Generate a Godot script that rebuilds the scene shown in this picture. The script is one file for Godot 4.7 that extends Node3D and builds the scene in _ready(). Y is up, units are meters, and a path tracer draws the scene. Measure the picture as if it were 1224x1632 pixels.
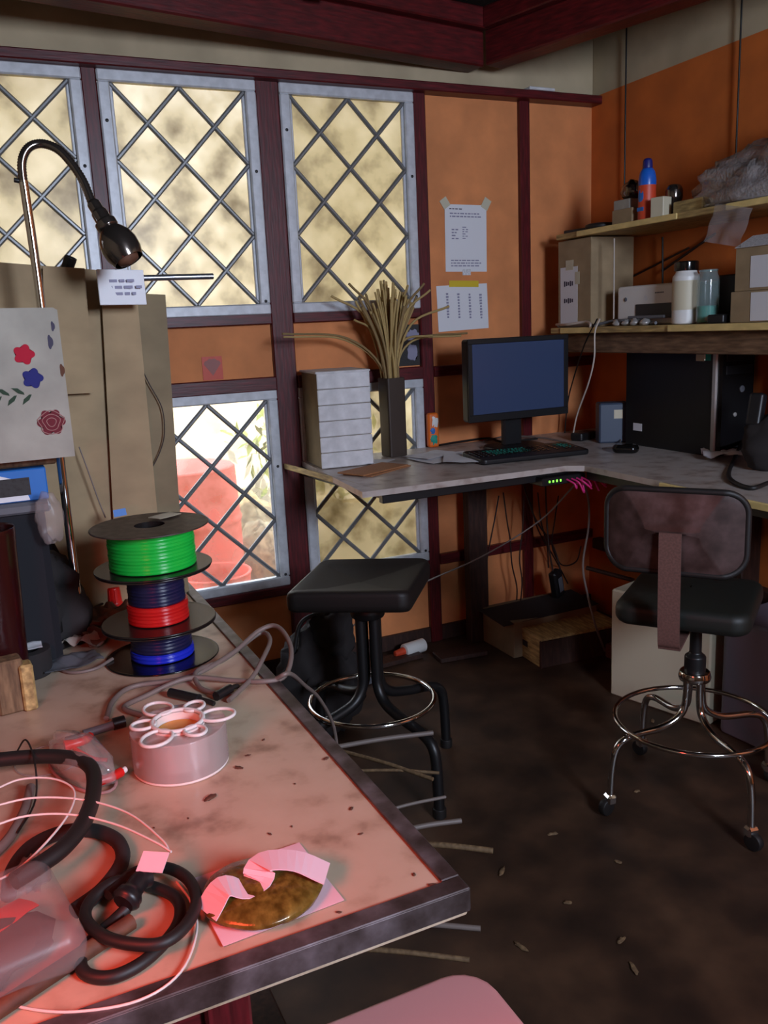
extends Node3D

# ---------------------------------------------------------------- mesh builder
class MB:
	var v := PackedVector3Array()
	var n := PackedVector3Array()
	var uv := PackedVector2Array()
	func put(p: Vector3, nn: Vector3, t: Vector2) -> void:
		v.append(p); n.append(nn); uv.append(t)
	func flat_uv(p: Vector3, nn: Vector3) -> Vector2:
		var a := nn.abs()
		if a.y >= a.x and a.y >= a.z: return Vector2(p.x, p.z)
		if a.x >= a.z: return Vector2(p.z, -p.y)
		return Vector2(p.x, -p.y)
	func tri(a: Vector3, b: Vector3, c: Vector3) -> void:   # counter-clockwise from outside
		var nn := (b - a).cross(c - a)
		if nn.length_squared() < 1e-16: return
		nn = nn.normalized()
		for p in [a, c, b]: put(p, nn, flat_uv(p, nn))
	func quad(a: Vector3, b: Vector3, c: Vector3, d: Vector3) -> void:
		tri(a, b, c); tri(a, c, d)
	func grid(P: Array, close_col: bool, close_row := false, centres := []) -> void:
		var R: int = P.size(); var C: int = P[0].size()
		var N := []
		for i in R:
			var row := PackedVector3Array(); row.resize(C); N.append(row)
		var rr: int = R if close_row else R - 1
		var cc: int = C if close_col else C - 1
		for i in rr:
			for j in cc:
				var i2: int = (i + 1) % R; var j2: int = (j + 1) % C
				var f: Vector3 = (P[i][j2] - P[i][j]).cross(P[i2][j] - P[i][j]) + (P[i2][j] - P[i2][j2]).cross(P[i][j2] - P[i2][j2])
				N[i][j] += f; N[i][j2] += f; N[i2][j] += f; N[i2][j2] += f
		var s := 0.0
		if centres.size():
			for i in R:
				for j in C: s += N[i][j].dot(P[i][j] - centres[i])
		var flip: bool = s < 0.0
		for i in R:
			for j in C:
				var m: Vector3 = N[i][j].normalized()
				N[i][j] = -m if flip else m
		for i in rr:
			for j in cc:
				var i2: int = (i + 1) % R; var j2: int = (j + 1) % C
				var q := [[i, j, i, j], [i, j2, i, j + 1], [i2, j2, i + 1, j + 1], [i2, j, i + 1, j]]
				var order := [0, 1, 2, 0, 2, 3] if flip else [0, 2, 1, 0, 3, 2]
				for k in order:
					var w: Array = q[k]
					put(P[w[0]][w[1]], N[w[0]][w[1]], Vector2(float(w[3]) / cc, float(w[2]) / rr))
	func fan(ring: Array, c: Vector3, outward: Vector3) -> void:
		for i in ring.size():
			var a: Vector3 = ring[i]; var b: Vector3 = ring[(i + 1) % ring.size()]
			if (a - c).cross(b - c).dot(outward) > 0.0: tri(c, a, b)
			else: tri(c, b, a)
	func mesh() -> ArrayMesh:
		var arr := []; arr.resize(Mesh.ARRAY_MAX)
		arr[Mesh.ARRAY_VERTEX] = v; arr[Mesh.ARRAY_NORMAL] = n; arr[Mesh.ARRAY_TEX_UV] = uv
		var m := ArrayMesh.new(); m.add_surface_from_arrays(Mesh.PRIMITIVE_TRIANGLES, arr)
		return m

var M := {}
var boxes := {}
var rng := RandomNumberGenerator.new()
var taken := {}

func numbered(called: String) -> String:
	if not taken.has(called):
		taken[called] = 0
		return called
	taken[called] += 1
	return "%s_%03d" % [called, taken[called]]

# ---------------------------------------------------------------- shapes
func add_box(b: MB, size: Vector3, bev := 0.002, at := Vector3.ZERO, basis := Basis.IDENTITY) -> void:
	var h := size * 0.5
	bev = minf(bev, minf(h.x, minf(h.y, h.z)) * 0.9)
	var p := func(sx, sy, sz, ax):
		var q := Vector3(sx * h.x, sy * h.y, sz * h.z)
		if ax != 0: q.x -= sx * bev
		if ax != 1: q.y -= sy * bev
		if ax != 2: q.z -= sz * bev
		return at + basis * q
	var face := func(pts: Array, outward: Vector3):
		var o: Vector3 = basis * outward
		if (pts[1] - pts[0]).cross(pts[2] - pts[0]).dot(o) < 0.0: pts.reverse()
		if pts.size() == 4: b.quad(pts[0], pts[1], pts[2], pts[3])
		else: b.tri(pts[0], pts[1], pts[2])
	for s in [-1, 1]:
		face.call([p.call(s, -1, -1, 0), p.call(s, 1, -1, 0), p.call(s, 1, 1, 0), p.call(s, -1, 1, 0)], Vector3(s, 0, 0))
		face.call([p.call(-1, s, -1, 1), p.call(1, s, -1, 1), p.call(1, s, 1, 1), p.call(-1, s, 1, 1)], Vector3(0, s, 0))
		face.call([p.call(-1, -1, s, 2), p.call(1, -1, s, 2), p.call(1, 1, s, 2), p.call(-1, 1, s, 2)], Vector3(0, 0, s))
	if bev <= 0.0: return
	for s in [-1, 1]:
		for t in [-1, 1]:
			face.call([p.call(s, t, -1, 0), p.call(s, t, 1, 0), p.call(s, t, 1, 1), p.call(s, t, -1, 1)], Vector3(s, t, 0))
			face.call([p.call(s, -1, t, 0), p.call(s, 1, t, 0), p.call(s, 1, t, 2), p.call(s, -1, t, 2)], Vector3(s, 0, t))
			face.call([p.call(-1, s, t, 1), p.call(1, s, t, 1), p.call(1, s, t, 2), p.call(-1, s, t, 2)], Vector3(0, s, t))
			for w in [-1, 1]:
				face.call([p.call(s, t, w, 0), p.call(s, t, w, 1), p.call(s, t, w, 2)], Vector3(s, t, w))

func box(size: Vector3, bev := 0.002) -> ArrayMesh:
	var key := "%s %f" % [size, bev]
	if not boxes.has(key):
		var b := MB.new(); add_box(b, size, bev); boxes[key] = b.mesh()
	return boxes[key]

func catmull(pts: Array, sub := 6, closed := false) -> Array:
	if pts.size() < 3 and not closed: return pts
	var out := []
	var n := pts.size()
	var segs: int = n if closed else n - 1
	for i in segs:
		var p0: Vector3 = pts[(i - 1 + n) % n] if closed or i > 0 else pts[0] * 2.0 - pts[1]
		var p1: Vector3 = pts[i]; var p2: Vector3 = pts[(i + 1) % n]
		var p3: Vector3 = pts[(i + 2) % n] if closed or i + 2 < n else p2 * 2.0 - p1
		for k in sub: out.append(p1.cubic_interpolate(p2, p0, p3, float(k) / sub))
	if not closed: out.append(pts[n - 1])
	return out

func add_tube(b: MB, pts: Array, radius, sides := 8, closed := false, caps := true) -> void:
	var n := pts.size()
	var rows := []; var cen := []
	var up := Vector3.UP
	var t0: Vector3 = (pts[1] - pts[0]).normalized()
	if absf(t0.dot(up)) > 0.9: up = Vector3.RIGHT
	var side := t0.cross(up).normalized()
	for i in n:
		var a: Vector3 = pts[(i - 1 + n) % n] if closed or i > 0 else pts[0]
		var c: Vector3 = pts[(i + 1) % n] if closed or i < n - 1 else pts[n - 1]
		var t := (c - a).normalized()
		side = (side - t * side.dot(t)).normalized()
		var nor := side.cross(t).normalized()
		var r: float = radius[mini(i, radius.size() - 1)] if radius is Array else radius
		var row := []
		for k in sides:
			var w := TAU * k / sides
			row.append(pts[i] + (side * cos(w) + nor * sin(w)) * r)
		rows.append(row); cen.append(pts[i])
	b.grid(rows, true, closed, cen)
	if caps and not closed:
		b.fan(rows[0], pts[0], pts[0] - pts[1]); b.fan(rows[n - 1], pts[n - 1], pts[n - 1] - pts[n - 2])

func tube(pts: Array, radius, sides := 8, closed := false, sub := 6) -> ArrayMesh:
	var b := MB.new(); add_tube(b, catmull(pts, sub, closed), radius, sides, closed); return b.mesh()

func rod(a: Vector3, c: Vector3, r: float, sides := 10) -> ArrayMesh:
	var b := MB.new(); add_tube(b, [a, c], r, sides); return b.mesh()

func ring_points(c: Vector3, r: float, n := 40, rz := -1.0) -> Array:
	var o := []
	for k in n: o.append(c + Vector3(cos(TAU * k / n) * r, 0, sin(TAU * k / n) * (rz if rz > 0 else r)))
	return o

func torus(r: float, tr: float, n := 48, sides := 10, rz := -1.0) -> ArrayMesh:
	var b := MB.new(); add_tube(b, ring_points(Vector3.ZERO, r, n, rz), tr, sides, true); return b.mesh()

func add_lathe(b: MB, prof: Array, segs := 32, at := Vector3.ZERO, closed := false) -> void:
	var rows := []; var cen := []
	var mid := Vector2.ZERO
	for p in prof: mid += p
	mid /= prof.size()
	for i in prof.size():
		var p: Vector2 = prof[i]
		var row := []
		for k in segs: row.append(at + Vector3(cos(TAU * k / segs) * p.x, p.y, sin(TAU * k / segs) * p.x))
		rows.append(row)
		cen.append(at + Vector3(0, lerpf(p.y, mid.y, 0.5), 0))
	b.grid(rows, true, closed, [] if closed else cen)

func lathe(prof: Array, segs := 32, closed := false) -> ArrayMesh:
	# profile points repeated where an edge is sharp
	var b := MB.new(); add_lathe(b, prof, segs, Vector3.ZERO, closed); return b.mesh()

func hard(prof: Array, e := 0.0008) -> Array:   # doubles each corner so that lathed edges stay crisp
	var o := []
	for i in prof.size():
		var p: Vector2 = prof[i]
		if i > 0: o.append(p + (prof[i - 1] - p).normalized() * minf(e, p.distance_to(prof[i - 1]) * 0.3))
		if i == 0 or i == prof.size() - 1: o.append(p)
		if i < prof.size() - 1: o.append(p + (prof[i + 1] - p).normalized() * minf(e, p.distance_to(prof[i + 1]) * 0.3))
	return o

func prism(poly: Array, depth: float) -> ArrayMesh:   # polygon in x, y; from z = 0 to z = -depth
	var b := MB.new(); add_prism(b, poly, depth); return b.mesh()

func add_prism(b: MB, poly: Array, depth: float, xf := Transform3D.IDENTITY) -> void:
	var pp := PackedVector2Array(poly)
	var idx := Geometry2D.triangulate_polygon(pp)
	var area := 0.0
	for i in poly.size(): area += poly[i].cross(poly[(i + 1) % poly.size()])
	var put := func(p: Vector2, z: float): return xf * Vector3(p.x, p.y, z)
	for k in range(0, idx.size(), 3):
		var a: Vector2 = pp[idx[k]]; var c: Vector2 = pp[idx[k + 1]]; var d: Vector2 = pp[idx[k + 2]]
		if (c - a).cross(d - a) < 0.0:
			var s := c; c = d; d = s
		b.tri(put.call(a, 0.0), put.call(c, 0.0), put.call(d, 0.0))
		b.tri(put.call(a, -depth), put.call(d, -depth), put.call(c, -depth))
	for i in poly.size():
		var a: Vector2 = poly[i]; var c: Vector2 = poly[(i + 1) % poly.size()]
		if area < 0.0:
			var s := a; a = c; c = s
		b.quad(put.call(a, -depth), put.call(c, -depth), put.call(c, 0.0), put.call(a, 0.0))

func slab(poly: Array, depth: float) -> ArrayMesh:    # polygon in x, z; top at y = 0
	var b := MB.new()
	add_prism(b, poly.map(func(p): return Vector2(p.x, -p.y)), depth, Transform3D(Basis(Vector3.RIGHT, -PI / 2), Vector3.ZERO))
	return b.mesh()

func rounded(w: float, d: float, r: float, seg := 5) -> Array:
	var o := []
	r = minf(r, minf(w, d) * 0.499)
	for q in 4:
		var cx: float = (w / 2 - r) * (1 if q == 0 or q == 3 else -1)
		var cy: float = (d / 2 - r) * (1 if q < 2 else -1)
		for k in seg + 1:
			var a := PI / 2 * (q + float(k) / seg)
			o.append(Vector2(cx + cos(a) * r, cy + sin(a) * r))
	return o

func cushion(w: float, d: float, h: float, corner := 0.04, edge := 0.02, crown := 0.0) -> ArrayMesh:
	var rows := []
	var cen := []
	var add := func(inset: float, y: float):
		var loop := []
		for p in rounded(maxf(w - 2 * inset, 0.002), maxf(d - 2 * inset, 0.002), maxf(corner - inset, 0.0005), 5): loop.append(Vector3(p.x, y, p.y))
		rows.append(loop); cen.append(Vector3(0, h / 2, 0))
	var lim := minf(w, d) / 2 - 0.002
	add.call(lim, 0.0); add.call(minf(lim * 0.7, edge * 2.5), 0.0)
	for k in 5:
		var a := PI / 2 * k / 4.0
		add.call(edge * (1.0 - sin(a)), edge * (1.0 - cos(a)))
	for k in 5:
		var a := PI / 2 * k / 4.0
		add.call(edge * (1.0 - cos(a)), h - edge * (1.0 - sin(a)))
	for k in [0.3, 0.6, 0.85]: add.call(lerpf(edge, lim, k), h + crown * (1.0 - (1.0 - k) * (1.0 - k)))
	add.call(lim, h + crown)
	var b := MB.new(); b.grid(rows, true, false, cen); return b.mesh()

func blob(size: Vector3, amp: float, sd: int, freq := 3.0, rows_n := 18, cols := 28, floor_y := -1.0) -> ArrayMesh:
	var f := FastNoiseLite.new(); f.seed = sd; f.frequency = freq; f.fractal_octaves = 3
	var rows := []; var cen := []
	for i in rows_n + 1:
		var th := PI * clampf(float(i) / rows_n, 0.004, 0.996)
		var row := []
		for j in cols:
			var ph := TAU * j / cols
			var d := Vector3(sin(th) * cos(ph), cos(th), sin(th) * sin(ph))
			var k := 1.0 + amp * f.get_noise_3dv(d)
			var p := d * k
			p.y = maxf(p.y, floor_y)
			row.append(p * size * 0.5)
		rows.append(row); cen.append(Vector3.ZERO)
	var b := MB.new(); b.grid(rows, true, false, cen); return b.mesh()

func sheet(w: float, d: float, amp: float, sd: int, freq := 6.0, nx := 14, nz := 14, thick := 0.0012) -> ArrayMesh:
	var f := FastNoiseLite.new(); f.seed = sd; f.frequency = freq; f.fractal_octaves = 2
	var rows := []; var cen := []
	for s in [1.0, -1.0]:
		for i in nz + 1:
			var row := []
			for j in nx + 1:
				var x := (float(j) / nx - 0.5) * w
				var z := (float(i if s > 0 else nz - i) / nz - 0.5) * d
				row.append(Vector3(x, amp * (1.0 + f.get_noise_2d(x, z)) + s * thick * 0.5 + thick, z))
			rows.append(row)
			cen.append(Vector3(0, amp, 0))
	for i in rows.size():
		cen[i] = rows[i][nx / 2] + Vector3(0, -1.0 if i <= nz else 1.0, 0)
	var b := MB.new(); b.grid(rows, false, true, cen); return b.mesh()

# ---------------------------------------------------------------- nodes
func tag(o: Node, label := "", category := "", group := "", kind := "") -> Node:
	if label: o.set_meta("label", label)
	if category: o.set_meta("category", category)
	if group: o.set_meta("group", group)
	if kind: o.set_meta("kind", kind)
	return o

func thing(called: String, label: String, category: String, at := Vector3.ZERO, turn := 0.0, group := "") -> Node3D:
	var o := Node3D.new(); o.name = numbered(called); add_child(o)
	o.position = at; o.rotation_degrees.y = turn
	tag(o, label, category, group)
	return o

func part(parent: Node3D, called: String, m: Mesh, mat: Material, at := Vector3.ZERO, rot := Vector3.ZERO) -> MeshInstance3D:
	var o := MeshInstance3D.new(); o.name = called; o.mesh = m; o.material_override = mat
	o.position = at; o.rotation_degrees = rot
	parent.add_child(o, true)
	return o

func single(called: String, label: String, category: String, m: Mesh, mat: Material, at := Vector3.ZERO, rot := Vector3.ZERO, group := "") -> MeshInstance3D:
	var o := part(self, numbered(called), m, mat, at, rot)
	tag(o, label, category, group)
	return o

func structure(called: String, at := Vector3.ZERO, label := "") -> Node3D:
	var o := Node3D.new(); o.name = called; add_child(o); o.position = at
	tag(o, label, "", "", "structure")
	return o

func cable(called: String, label: String, category: String, pts: Array, r: float, mat: Material, group := "", sides := 7) -> MeshInstance3D:
	var o: Vector3 = pts[0]
	return single(called, label, category, tube(pts.map(func(p): return p - o), r, sides), mat, o, Vector3.ZERO, group)

func text(parent: Node3D, called: String, words: String, size: float, mat: Material, at: Vector3, rot := Vector3.ZERO, bold := false) -> MeshInstance3D:
	var t := TextMesh.new(); t.text = words
	var f := SystemFont.new(); f.font_names = PackedStringArray(["Droid Sans"])
	if bold: f.font_weight = 700
	t.font = f; t.font_size = 32; t.pixel_size = size / 32.0; t.depth = 0.0006
	return part(parent, called, t, mat, at, rot)

# ---------------------------------------------------------------- materials
func noise_tex(sd: int, freq: float, lo: Color, hi: Color, octaves := 4, stops := [], cells := false) -> NoiseTexture2D:
	var f := FastNoiseLite.new(); f.seed = sd; f.frequency = freq; f.fractal_octaves = octaves
	f.noise_type = FastNoiseLite.TYPE_CELLULAR if cells else FastNoiseLite.TYPE_SIMPLEX_SMOOTH
	var t := NoiseTexture2D.new(); t.width = 512; t.height = 512; t.seamless = true; t.noise = f
	var g := Gradient.new()
	g.set_color(0, lo); g.set_color(1, hi)
	for s in stops: g.add_point(s[0], s[1])
	t.color_ramp = g
	return t

func mat(key: String, c: Color, rough := 0.7, metal := 0.0, tex: Texture2D = null, scale := Vector3.ONE, bump := 0.0, world := false) -> StandardMaterial3D:
	var m := StandardMaterial3D.new()
	m.resource_name = key; m.albedo_color = c; m.roughness = rough; m.metallic = metal
	if tex:
		m.albedo_texture = tex; m.uv1_triplanar = true; m.uv1_scale = scale; m.uv1_world_triplanar = world
		if bump > 0.0:
			m.heightmap_enabled = true; m.heightmap_texture = tex; m.heightmap_scale = bump
	M[key] = m
	return m

func clear(key: String, c: Color, alpha: float, rough := 0.1) -> StandardMaterial3D:
	var m := mat(key, Color(c.r, c.g, c.b, alpha), rough)
	m.transparency = BaseMaterial3D.TRANSPARENCY_ALPHA
	return m

func glow(key: String, c: Color, e: float) -> StandardMaterial3D:
	var m := mat(key, Color(c.r * 0.5, c.g * 0.5, c.b * 0.5), 0.6)
	m.emission_enabled = true; m.emission = c; m.emission_energy_multiplier = e
	return m

func rgb(r: int, g: int, b: int) -> Color: return Color(r / 255.0, g / 255.0, b / 255.0)

func make_materials() -> void:
	var W := Color.WHITE
	var mottle := noise_tex(1, 0.006, Color(0.86, 0.86, 0.86), W, 5)
	var grain := noise_tex(2, 0.012, Color(0.55, 0.52, 0.5), W, 5)
	var fine := noise_tex(3, 0.06, Color(0.78, 0.78, 0.78), W, 3)
	var worn := noise_tex(4, 0.01, Color(0.7, 0.65, 0.62), W, 6, [[0.3, Color(0.9, 0.87, 0.85)], [0.5, Color(0.97, 0.96, 0.95)]])
	var dirt := noise_tex(5, 0.008, Color(0.45, 0.4, 0.36), W, 6)
	mat("orange_wall", rgb(234, 148, 90), 0.75, 0, mottle, Vector3(1.3, 1.3, 1.3), 0.0, true)
	mat("orange_wall_shaded", rgb(214, 112, 44), 0.8, 0, mottle, Vector3(1.1, 1.1, 1.1), 0.0, true)  # same orange paint, deepened so the colour carries the grazing shade
	mat("plaster", rgb(196, 178, 146), 0.9, 0, mottle, Vector3(0.9, 0.9, 0.9), 0.15, true)
	mat("red_post", rgb(112, 24, 32), 0.42, 0, grain, Vector3(14, 1.2, 14), 0.05, true)
	mat("red_rail", rgb(112, 24, 32), 0.42, 0, grain, Vector3(1.2, 14, 14), 0.05, true)
	mat("red_beam", rgb(110, 20, 24), 0.5, 0, grain, Vector3(1.5, 10, 10), 0.1)
	mat("ceiling_board", rgb(60, 38, 26), 0.8, 0, grain, Vector3(10, 4, 1.0), 0.1, true)
	mat("floor", rgb(84, 58, 40), 0.6, 0, dirt, Vector3(0.9, 0.9, 0.9), 0.12, true)
	mat("silver_frame", rgb(214, 217, 222), 0.4, 0.12, mottle, Vector3(5, 5, 5))
	mat("lead_bar", rgb(140, 142, 144), 0.35, 0.4, fine, Vector3(8, 8, 8))
	mat("chrome", rgb(216, 214, 210), 0.1, 1.0)
	mat("steel", rgb(150, 152, 158), 0.28, 0.9)
	mat("black_metal", rgb(22, 21, 22), 0.42)
	mat("black_plastic", rgb(24, 24, 26), 0.4)
	mat("black_gloss", rgb(16, 15, 15), 0.14)
	mat("black_vinyl", rgb(26, 21, 19), 0.58, 0, fine, Vector3(9, 9, 9), 0.05)
	mat("green_vinyl", rgb(30, 33, 28), 0.55, 0, fine, Vector3(9, 9, 9), 0.05)
	mat("brown_panel", rgb(98, 76, 74), 0.4, 0, dirt, Vector3(3, 3, 3))
	mat("brown_steel", rgb(120, 86, 78), 0.5, 0, fine, Vector3(4, 4, 4))
	mat("black_rubber", rgb(26, 23, 22), 0.55)
	mat("dark_cloth", rgb(38, 33, 33), 0.9)
	mat("navy_cloth", rgb(19, 19, 26), 0.85)
	mat("grey_cable", rgb(118, 106, 100), 0.5)
	mat("white_cable", rgb(196, 184, 172), 0.5)
	mat("dark_cable", rgb(44, 26, 22), 0.5)
	mat("pink_cable", rgb(214, 46, 122), 0.5)
	mat("laminate", rgb(204, 182, 158), 0.34, 0, worn, Vector3(2.2, 2.2, 2.2), 0.0)
	mat("desk_laminate", rgb(190, 180, 174), 0.36, 0, worn, Vector3(2.0, 2.0, 2.0))
	mat("raw_wood", rgb(226, 196, 128), 0.6, 0, grain, Vector3(9, 9, 1.5), 0.05)
	mat("shelf_wood", rgb(228, 196, 128), 0.5, 0, grain, Vector3(9, 9, 1.2), 0.05)
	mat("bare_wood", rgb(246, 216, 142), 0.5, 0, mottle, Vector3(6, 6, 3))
	mat("apron_wood", rgb(150, 116, 86), 0.6, 0, grain, Vector3(9, 9, 1.2), 0.05)
	mat("dark_wood", rgb(74, 44, 34), 0.6, 0, grain, Vector3(9, 1.5, 9), 0.05)
	mat("edge_metal", rgb(132, 128, 134), 0.4, 0.45, dirt, Vector3(4, 4, 4), 0.05)
	mat("cardboard", rgb(168, 144, 110), 0.85, 0, mottle, Vector3(2, 3, 2))
	mat("cardboard_dark", rgb(136, 120, 92), 0.85, 0, mottle, Vector3(2, 3, 2))
	mat("canvas", rgb(176, 170, 158), 0.9, 0, mottle, Vector3(3, 3, 3))
	mat("paper", rgb(226, 226, 230), 0.8)
	mat("paper_white", rgb(236, 236, 240), 0.8, 0, fine, Vector3(3, 3, 3))
	mat("tape_beige", rgb(200, 194, 170), 0.6)
	mat("tape_yellow", rgb(214, 186, 40), 0.5)
	mat("ink", rgb(70, 66, 84), 0.9)
	mat("ink_light", rgb(146, 144, 166), 0.9)
	mat("white_paint", rgb(232, 232, 234), 0.6, 0, mottle, Vector3(4, 4, 4), 0.05)
	mat("white_plastic", rgb(224, 222, 218), 0.4)
	mat("cream_plastic", rgb(204, 194, 168), 0.5)
	mat("grey_plastic", rgb(96, 98, 104), 0.5)
	mat("slate_plastic", rgb(66, 78, 98), 0.5)
	mat("vase", rgb(58, 46, 38), 0.5)
	mat("stalk", rgb(178, 152, 98), 0.8)
	mat("stalk_dark", rgb(140, 116, 76), 0.8)
	mat("envelope", rgb(186, 128, 84), 0.8, 0, fine, Vector3(5, 5, 5))
	mat("red_plastic", rgb(206, 30, 26), 0.35)
	mat("dark_red_enamel", rgb(44, 12, 13), 0.22)
	mat("blue_bottle", rgb(30, 96, 196), 0.3)
	mat("navy_cap", rgb(32, 34, 110), 0.4)
	mat("orange_label", rgb(206, 70, 40), 0.45)
	mat("orange_pack", rgb(226, 110, 36), 0.4)
	mat("teal_print", rgb(24, 150, 130), 0.6)
	mat("blue_print", rgb(36, 110, 190), 0.5)
	mat("dark_print", rgb(52, 50, 50), 0.7, 0, worn, Vector3(20, 20, 20))
	mat("flower_red", rgb(176, 24, 50), 0.9)
	mat("flower_blue", rgb(40, 42, 110), 0.9)
	mat("flower_green", rgb(48, 66, 50), 0.9)
	mat("flower_maroon", rgb(110, 36, 46), 0.9)
	mat("rose_line", rgb(170, 120, 116), 0.9)
	mat("rust", rgb(96, 60, 44), 0.9)
	mat("green_filament", rgb(20, 182, 62), 0.25)
	mat("red_filament", rgb(190, 26, 26), 0.25)
	mat("blue_filament", rgb(26, 44, 190), 0.25)
	mat("navy_filament", rgb(22, 26, 62), 0.3)
	mat("spool_black", rgb(30, 27, 26), 0.24)
	mat("spool_card", rgb(92, 82, 74), 0.45, 0, dirt, Vector3(9, 9, 9))
	mat("gold_wrap", rgb(150, 122, 54), 0.22, 0.2, dirt, Vector3(16, 16, 16), 0.1)
	mat("pink_paper", rgb(232, 196, 206), 0.8)
	mat("amber_label", rgb(214, 150, 50), 0.5)
	mat("white_filament", rgb(228, 214, 208), 0.4)
	mat("wood_block", rgb(150, 122, 88), 0.7, 0, grain, Vector3(12, 2, 12), 0.05)
	mat("leather", rgb(126, 82, 58), 0.7, 0, dirt, Vector3(6, 6, 6), 0.1)
	mat("screen", rgb(60, 74, 106), 0.24)  # blue-grey raised in the colour to stand for reflected window light
	mat("silver_plastic", rgb(176, 172, 168), 0.35, 0.4)
	mat("chair_plastic", rgb(224, 152, 152), 0.45)  # pinkened in the colour for red glow that misses the seat
	mat("tower_black", rgb(20, 19, 19), 0.42)
	mat("purple_grey", rgb(110, 100, 112), 0.6)
	mat("bulb_chrome", rgb(110, 102, 96), 0.16, 0.9)
	mat("sand", rgb(176, 156, 112), 0.95, 0, dirt, Vector3(1.5, 1.5, 1.5), 0.2, true)
	mat("outside_plaster", rgb(226, 216, 190), 0.9, 0, mottle, Vector3(1, 1, 1), 0.0, true)
	mat("outside_red", rgb(224, 92, 74), 0.7)
	mat("stone", rgb(196, 178, 136), 0.9, 0, dirt, Vector3(4, 4, 4), 0.2)
	mat("leaf", rgb(120, 128, 62), 0.7)
	clear("clear_plastic", rgb(236, 230, 226), 0.16, 0.12)
	clear("clear_filament", rgb(186, 168, 164), 0.62, 0.1)
	clear("clear_jar", rgb(150, 176, 176), 0.3, 0.1)
	clear("hazy_plastic", rgb(170, 158, 156), 0.3, 0.3)
	clear("wrap_film", rgb(186, 178, 176), 0.4, 0.2)
	var bub := noise_tex(8, 0.05, Color.BLACK, Color.WHITE, 1, [], true)
	M.wrap_film.heightmap_enabled = true; M.wrap_film.heightmap_texture = bub; M.wrap_film.heightmap_scale = 0.3
	M.wrap_film.uv1_triplanar = true; M.wrap_film.uv1_scale = Vector3(4, 4, 4)
	for w in [["amber", 11, rgb(208, 186, 124), 0.92, 0.995], ["gold", 12, rgb(214, 190, 124), 0.86, 0.995], ["hazy", 13, rgb(204, 184, 128), 0.95, 0.995], ["thin", 14, rgb(226, 222, 206), 0.12, 0.5], ["grit", 15, rgb(206, 190, 144), 0.72, 0.98]]:
		var c: Color = w[2]
		var t := noise_tex(w[1], 0.009, Color(c.r * 0.6, c.g * 0.56, c.b * 0.48, w[4]), Color(minf(c.r * 1.12, 1), minf(c.g * 1.12, 1), minf(c.b * 1.15, 1), w[3]), 5, [[0.45, Color(c.r, c.g, c.b, lerpf(w[4], w[3], 0.35))]])
		var m := mat("pane_" + w[0], Color.WHITE, 0.35)
		m.albedo_texture = t; m.transparency = BaseMaterial3D.TRANSPARENCY_ALPHA
		m.backlight_enabled = true; m.backlight = Color(0.6, 0.57, 0.48) if w[0] in ["amber", "gold", "hazy"] else Color(0.62, 0.6, 0.55)
	glow("led_green", Color(0.45, 1.0, 0.25), 3.0)
	glow("led_amber", Color(1.0, 0.8, 0.3), 2.0)

# ================================================================ the scene
func _ready() -> void:
	rng.seed = 7
	var cam := Camera3D.new(); cam.name = "camera"
	cam.transform = Transform3D(Basis(Vector3(0.9031, -0.0454, 0.427), Vector3(0.1308, 0.9762, -0.1729), Vector3(-0.409, 0.212, 0.8876)), Vector3(0, 1.42, 0))
	cam.fov = 61.34; cam.near = 0.03; cam.far = 200.0; cam.current = true
	add_child(cam)
	var env := Environment.new()
	var sky := Sky.new(); var sm := ProceduralSkyMaterial.new()
	sm.sky_top_color = Color(0.80, 0.87, 0.96); sm.sky_horizon_color = Color(1.0, 0.98, 0.93); sm.sky_curve = 0.3
	sm.ground_bottom_color = Color(0.5, 0.44, 0.34); sm.ground_horizon_color = Color(0.86, 0.8, 0.68)
	sm.sky_energy_multiplier = 2.2; sm.ground_energy_multiplier = 1.4
	sky.sky_material = sm
	env.background_mode = Environment.BG_SKY; env.sky = sky
	env.tonemap_mode = Environment.TONE_MAPPER_LINEAR
	env.tonemap_exposure = 1.0
	env.sdfgi_enabled = true; env.ssao_enabled = true; env.ssil_enabled = true
	var we := WorldEnvironment.new(); we.name = "environment"; we.environment = env; add_child(we)
	# daylight from the bright window behind the camera
	var day := AreaLight3D.new(); day.name = "rear_window_daylight"; day.area_size = Vector2(0.62, 0.7)
	day.position = Vector3(1.15, 1.98, 1.42); day.light_color = Color(0.86, 0.91, 1.0); day.light_energy = 8.8
	day.area_range = 12.0; day.shadow_enabled = true; add_child(day)
	# sun over the roof from behind the viewer: it lights the yard beyond the house only
	var sun := DirectionalLight3D.new(); sun.name = "sun"; sun.rotation_degrees = Vector3(-52, 14, 0)
	sun.light_color = Color(1.0, 0.95, 0.85); sun.light_energy = 3.0; sun.light_angular_distance = 0.5; sun.shadow_enabled = true
	sun.sky_mode = DirectionalLight3D.SKY_MODE_LIGHT_ONLY; add_child(sun)
	make_materials()
	build_shell()
	build_windows()
	build_outside()
	build_furniture()
	build_desk_things()
	build_shelf_things()
	build_wall_things()
	build_bench_things()
	build_floor_things()
	build_red_lamp()

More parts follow.
